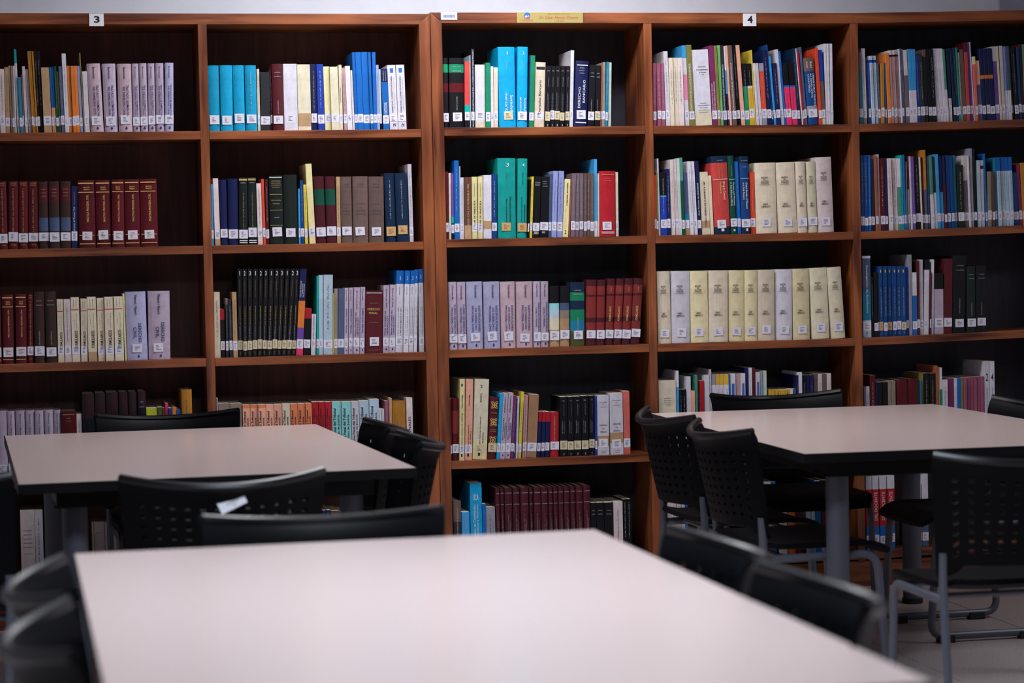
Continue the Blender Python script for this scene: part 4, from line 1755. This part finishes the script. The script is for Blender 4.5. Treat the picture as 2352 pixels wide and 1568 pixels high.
def make_table():
    """origin on the floor under the middle of the far short edge; the table runs towards -y"""
    root = bpy.data.objects.new('reading_table', None)
    C.objects.link(root)
    top = link('tabletop', box_mesh('tabletop', -TW / 2 + .003, TW / 2 - .003, -TL + .003, -.003, TH - .0285, TH, 0.0012, LAMIN), root)
    e = bpy.data.meshes.new('edge_band')
    bm = bmesh.new()
    o4 = [(-TW / 2, -TL), (TW / 2, -TL), (TW / 2, 0), (-TW / 2, 0)]
    i4 = [(-TW / 2 + .0032, -TL + .0032), (TW / 2 - .0032, -TL + .0032), (TW / 2 - .0032, -.0032), (-TW / 2 + .0032, -.0032)]
    O = [[bm.verts.new((x, y, z)) for x, y in o4] for z in (TH - .030, TH - .0008)]
    I = [[bm.verts.new((x, y, z)) for x, y in i4] for z in (TH - .030, TH - .0008)]
    for k in range(4):
        q = (k + 1) % 4
        bm.faces.new((O[0][k], O[0][q], O[1][q], O[1][k]))
        bm.faces.new((O[1][k], O[1][q], I[1][q], I[1][k]))
        bm.faces.new((O[0][q], O[0][k], I[0][k], I[0][q]))
        bm.faces.new((I[0][q], I[0][k], I[1][k], I[1][q]))
    bmesh.ops.recalc_face_normals(bm, faces=bm.faces)
    bm.to_mesh(e)
    bm.free()
    link('edge_band', e, root, EDGE)
    a, b = TW / 2 - 0.11, 0.11
    for nm, bx in (('apron_rail', (-a, a, -b - .02, -b)), ('apron_rail', (-a, a, -TL + b, -TL + b + .02)), ('apron_rail', (-a, -a + .02, -TL + b + .021, -b - .021)), ('apron_rail', (a - .02, a, -TL + b + .021, -b - .021))):
        link(nm, box_mesh(nm, *bx, TH - .085, TH - .0305, 0.001, EDGE), root)
    for sx in (-1, 1):
        for y in (-0.19, -TL + 0.19):
            path = [(sx * (TW / 2 - .165), y, z) for z in (0.02, 0.2, 0.45, TH - .086)]
            lg = link('leg', tube_mesh('leg', path, 0.032, 18, False, 0.036, TLEG), root)
            link('foot', tube_mesh('foot', [(sx * (TW / 2 - .165), y, 0.0), (sx * (TW / 2 - .165), y, 0.0195)], 0.036, 18, False, 0.04, RUBBER), lg)
            link('bracket', box_mesh('bracket', sx * (TW / 2 - .165) - .06, sx * (TW / 2 - .165) + .06, y - .06, y + .06, TH - .0855, TH - .0795, 0.001, EDGE), lg)
    return root


def copy_tree(o, parent=None):
    c = o.copy()
    C.objects.link(c)
    c.parent = parent
    for ch in list(o.children):
        copy_tree(ch, c)
    return c


tproto = make_table()
for i, (x, y, rz, lab) in enumerate((
        (-0.737, -3.811, 0.010, 'large pale laminate reading table with dark edge, out of focus in front'),
        (-0.926, -0.225, 0.032, 'pale laminate reading table before the brown-backed bookcase, five chairs around it'),
        (1.496, -0.264, -0.022, 'pale laminate reading table before the charcoal-backed bookcase'))):
    o = tproto if i == 0 else copy_tree(tproto)
    o.location = (x, y, 0)
    o.rotation_euler = (0, 0, rz)
    tag(o, lab, 'table', 'library reading tables')


# ------------------------------------------------------------------ chairs
def shell_point(u, v):
    """backrest surface: u across -1..1, v up 0..1; wrapped round the sitter (+y), side tabs reach lower"""
    half = 0.235 + 0.03 * v
    x = half * u
    tab = max(0.0, min(1.0, (abs(u) - 0.74) / 0.16))
    z = 0.505 + 0.305 * v - 0.025 * v * (1 - u * u) - 0.032 * (1 - v) * tab * tab * (3 - 2 * tab)
    y = -0.238 - 0.062 * v + (0.085 + 0.015 * v) * u * u
    y -= 0.014 * max(0.0, (v - 0.86) / 0.14) ** 2          # rolled lip along the top
    return Vector((x, y, z))


def make_backrest():
    NH = 12
    us = [-1.0, -0.94]
    cw, hw = 1.76 / NH, 0.052
    cols = []
    for k in range(NH):
        c = -0.88 + cw * (k + 0.5)
        us += [c - hw / 2, c + hw / 2]
        cols.append(len(us) - 2)
    us += [0.94, 1.0]
    vs = [0.0, 0.05]
    rows = []
    hv = 0.036
    for c in (0.13, 0.225, 0.32, 0.415, 0.51, 0.605, 0.70, 0.795):
        vs += [c - hv / 2, c + hv / 2]
        rows.append(len(vs) - 2)
    vs += [0.86, 0.93, 0.975, 1.0]
    bm = bmesh.new()
    G = [[bm.verts.new(shell_point(u, v)) for u in us] for v in vs]
    holes = {(r, c) for r in rows for c in cols}
    # rounded lower corners: leave out the outermost cells of the bottom strip
    for r in range(len(vs) - 1):
        for c in range(len(us) - 1):
            if (r, c) in holes:
                continue
            bm.faces.new((G[r][c], G[r][c + 1], G[r + 1][c + 1], G[r + 1][c]))
    bmesh.ops.recalc_face_normals(bm, faces=bm.faces)
    bmesh.ops.solidify(bm, geom=list(bm.faces), thickness=0.011)
    bmesh.ops.recalc_face_normals(bm, faces=bm.faces)
    me = bpy.data.meshes.new('backrest')
    bm.to_mesh(me)
    bm.free()
    me.materials.append(PLASTIC)
    smooth(me, 0.7)
    return me


def make_seat():
    NU, NV = 14, 14
    bm = bmesh.new()
    G = []
    for j in range(NV + 1):
        v = j / NV
        row = []
        for i in range(NU + 1):
            u = -1 + 2 * i / NU
            half = 0.225 - 0.02 * abs(2 * v - 1) ** 6 + 0.008 * v
            x = half * u * (1 - 0.05 * abs(2 * v - 1) ** 8)
            y = -0.185 + 0.445 * v
            z = 0.443 - 0.014 * (1 - u * u) * math.sin(math.pi * min(1, v * 1.15)) + 0.006 * u ** 4
            z -= 0.034 * max(0.0, (v - 0.78) / 0.22) ** 2 
            z += 0.014 * max(0.0, (0.12 - v) / 0.12)
            row.append(bm.verts.new((x, y, z)))
        G.append(row)
    for j in range(NV):
        for i in range(NU):
            bm.faces.new((G[j][i], G[j][i + 1], G[j + 1][i + 1], G[j + 1][i]))
    bmesh.ops.recalc_face_normals(bm, faces=bm.faces)
    bmesh.ops.solidify(bm, geom=list(bm.faces), thickness=0.016)
    bmesh.ops.recalc_face_normals(bm, faces=bm.faces)
    me = bpy.data.meshes.new('seat')
    bm.to_mesh(me)
    bm.free()
    me.materials.append(PLASTIC)
    smooth(me, 0.7)
    return me


def make_chair():
    root = bpy.data.objects.new('visitor_chair', None)
    C.objects.link(root)
    link('backrest', make_backrest(), root)
    # thick rolled rim along the top edge and a slimmer one below
    rim = [shell_point(-1 + 2 * k / 24, 1.0) + Vector((0, -0.002, -0.003)) for k in range(25)]
    link('back_rim', tube_mesh('back_rim', rim, 0.012, 8, False, None, RIMP, Vector((0, 0, 1))), root)
    rim = [shell_point(-1 + 2 * k / 24, 0.0) + Vector((0, -0.002, 0.003)) for k in range(25)]
    link('lower_rim', tube_mesh('lower_rim', rim, 0.009, 8, False, None, PLASTIC, Vector((0, 0, 1))), root)
    link('seat', make_seat(), root)
    for s in (-1, 1):
        x = s * 0.222
        path = rounded_path([(s * 0.228, -0.178, 0.535), (s * 0.226, -0.172, 0.43), (x, -0.205, 0.022), (x, 0.235, 0.022), (x, 0.205, 0.405), (x, -0.16, 0.402)], 0.055, 6)
        fr = link('side_frame', tube_mesh('side_frame', path, 0.0135, 10, False, 0.0115, METAL), root)
        for y in (-0.12, 0.18):
            link('floor_pad', box_mesh('floor_pad', x - .017, x + .017, y - .03, y + .03, 0.0, 0.026, 0.003, RUBBER), fr)
    for y in (-0.10, 0.14):
        link('cross_bar', tube_mesh('cross_bar', [(-0.22, y, 0.405), (0.22, y, 0.405)], 0.009, 8, False, None, METAL, Vector((0, 0, 1))), root)
    return root


cproto = make_chair()
CH = [  # x, y, rotation (0 faces +y), label
    (-0.905, -2.52, 0.0, 'black perforated chair with a tilted white sticker, behind the front table'),
    (-0.893, -0.385, math.pi + 0.05, 'black perforated chair tucked between a table end and the brown-backed bookcase'),
    (-0.77, -4, math.pi, 'black perforated chair at the far end of the blurred front table'),
    (1.45, -0.425, math.pi, 'black perforated chair at the far end of the table before the charcoal-backed bookcase'),
    (1.245, -2.75, 0.0, 'black perforated chair at the near end of the table before the charcoal-backed bookcase'),
    (0.995, -1.055, -math.pi / 2 + 0.04, 'black perforated chair nearest the bookcase, first of two along the table side'),
    (0.99, -1.72, -math.pi / 2 + 0.03, 'black perforated chair at the table corner, second of two along that side'),
    (1.852, -1.12, math.pi / 2, 'black perforated chair across the table from the pair, mostly hidden'),
    (-0.485, -1.155, math.pi / 2, 'black perforated chair before the centre upright, far one beside the table'),
    (-0.475, -1.78, math.pi / 2 - 0.03, 'black perforated chair before the centre upright, at the table corner'),
    (-1.57, -2.2, -0.524, 'black perforated chair turned aside and cut off by the picture edge'),
    (-0.352, -4.58, math.pi / 2, 'blurred black chair, far one along the front table, centre side'),
    (-0.352, -5.17, math.pi / 2, 'blurred black chair, near one along the front table, centre side'),
    (-1.12, -4.62, -math.pi / 2, 'blurred black chair, far one along the front table, outer side'),
    (-1.118, -5.2, -math.pi / 2, 'blurred black chair, near one along the front table, outer side'),
]
roots = []
for i, (x, y, rz, lab) in enumerate(CH):
    o = cproto if i == 0 else copy_tree(cproto)
    o.location = (x, y, 0)
    o.rotation_euler = (0, 0, rz)
    tag(o, lab, 'chair', 'black perforated library chairs')
    roots.append(o)
# the paper sticker on the back of the first chair
sp = shell_point(0.06, 0.84)
st = link('paper_sticker', box_mesh('paper_sticker', -0.036, 0.036, -0.0006, 0, -0.016, 0.016, 0, CARD), roots[0])
st.location = (sp.x, sp.y - 0.0145, sp.z)
st.rotation_euler = (-0.30, -0.42, 0)
place_print(dash_mesh(1, 'k'), 'sticker_print', st, -0.016, 0.018, -0.001, 0.005, -0.0009, 'h')
place_print(dash_mesh(3, 'k'), 'sticker_print', st, -0.002, 0.010, -0.009, -0.005, -0.0009, 'h')
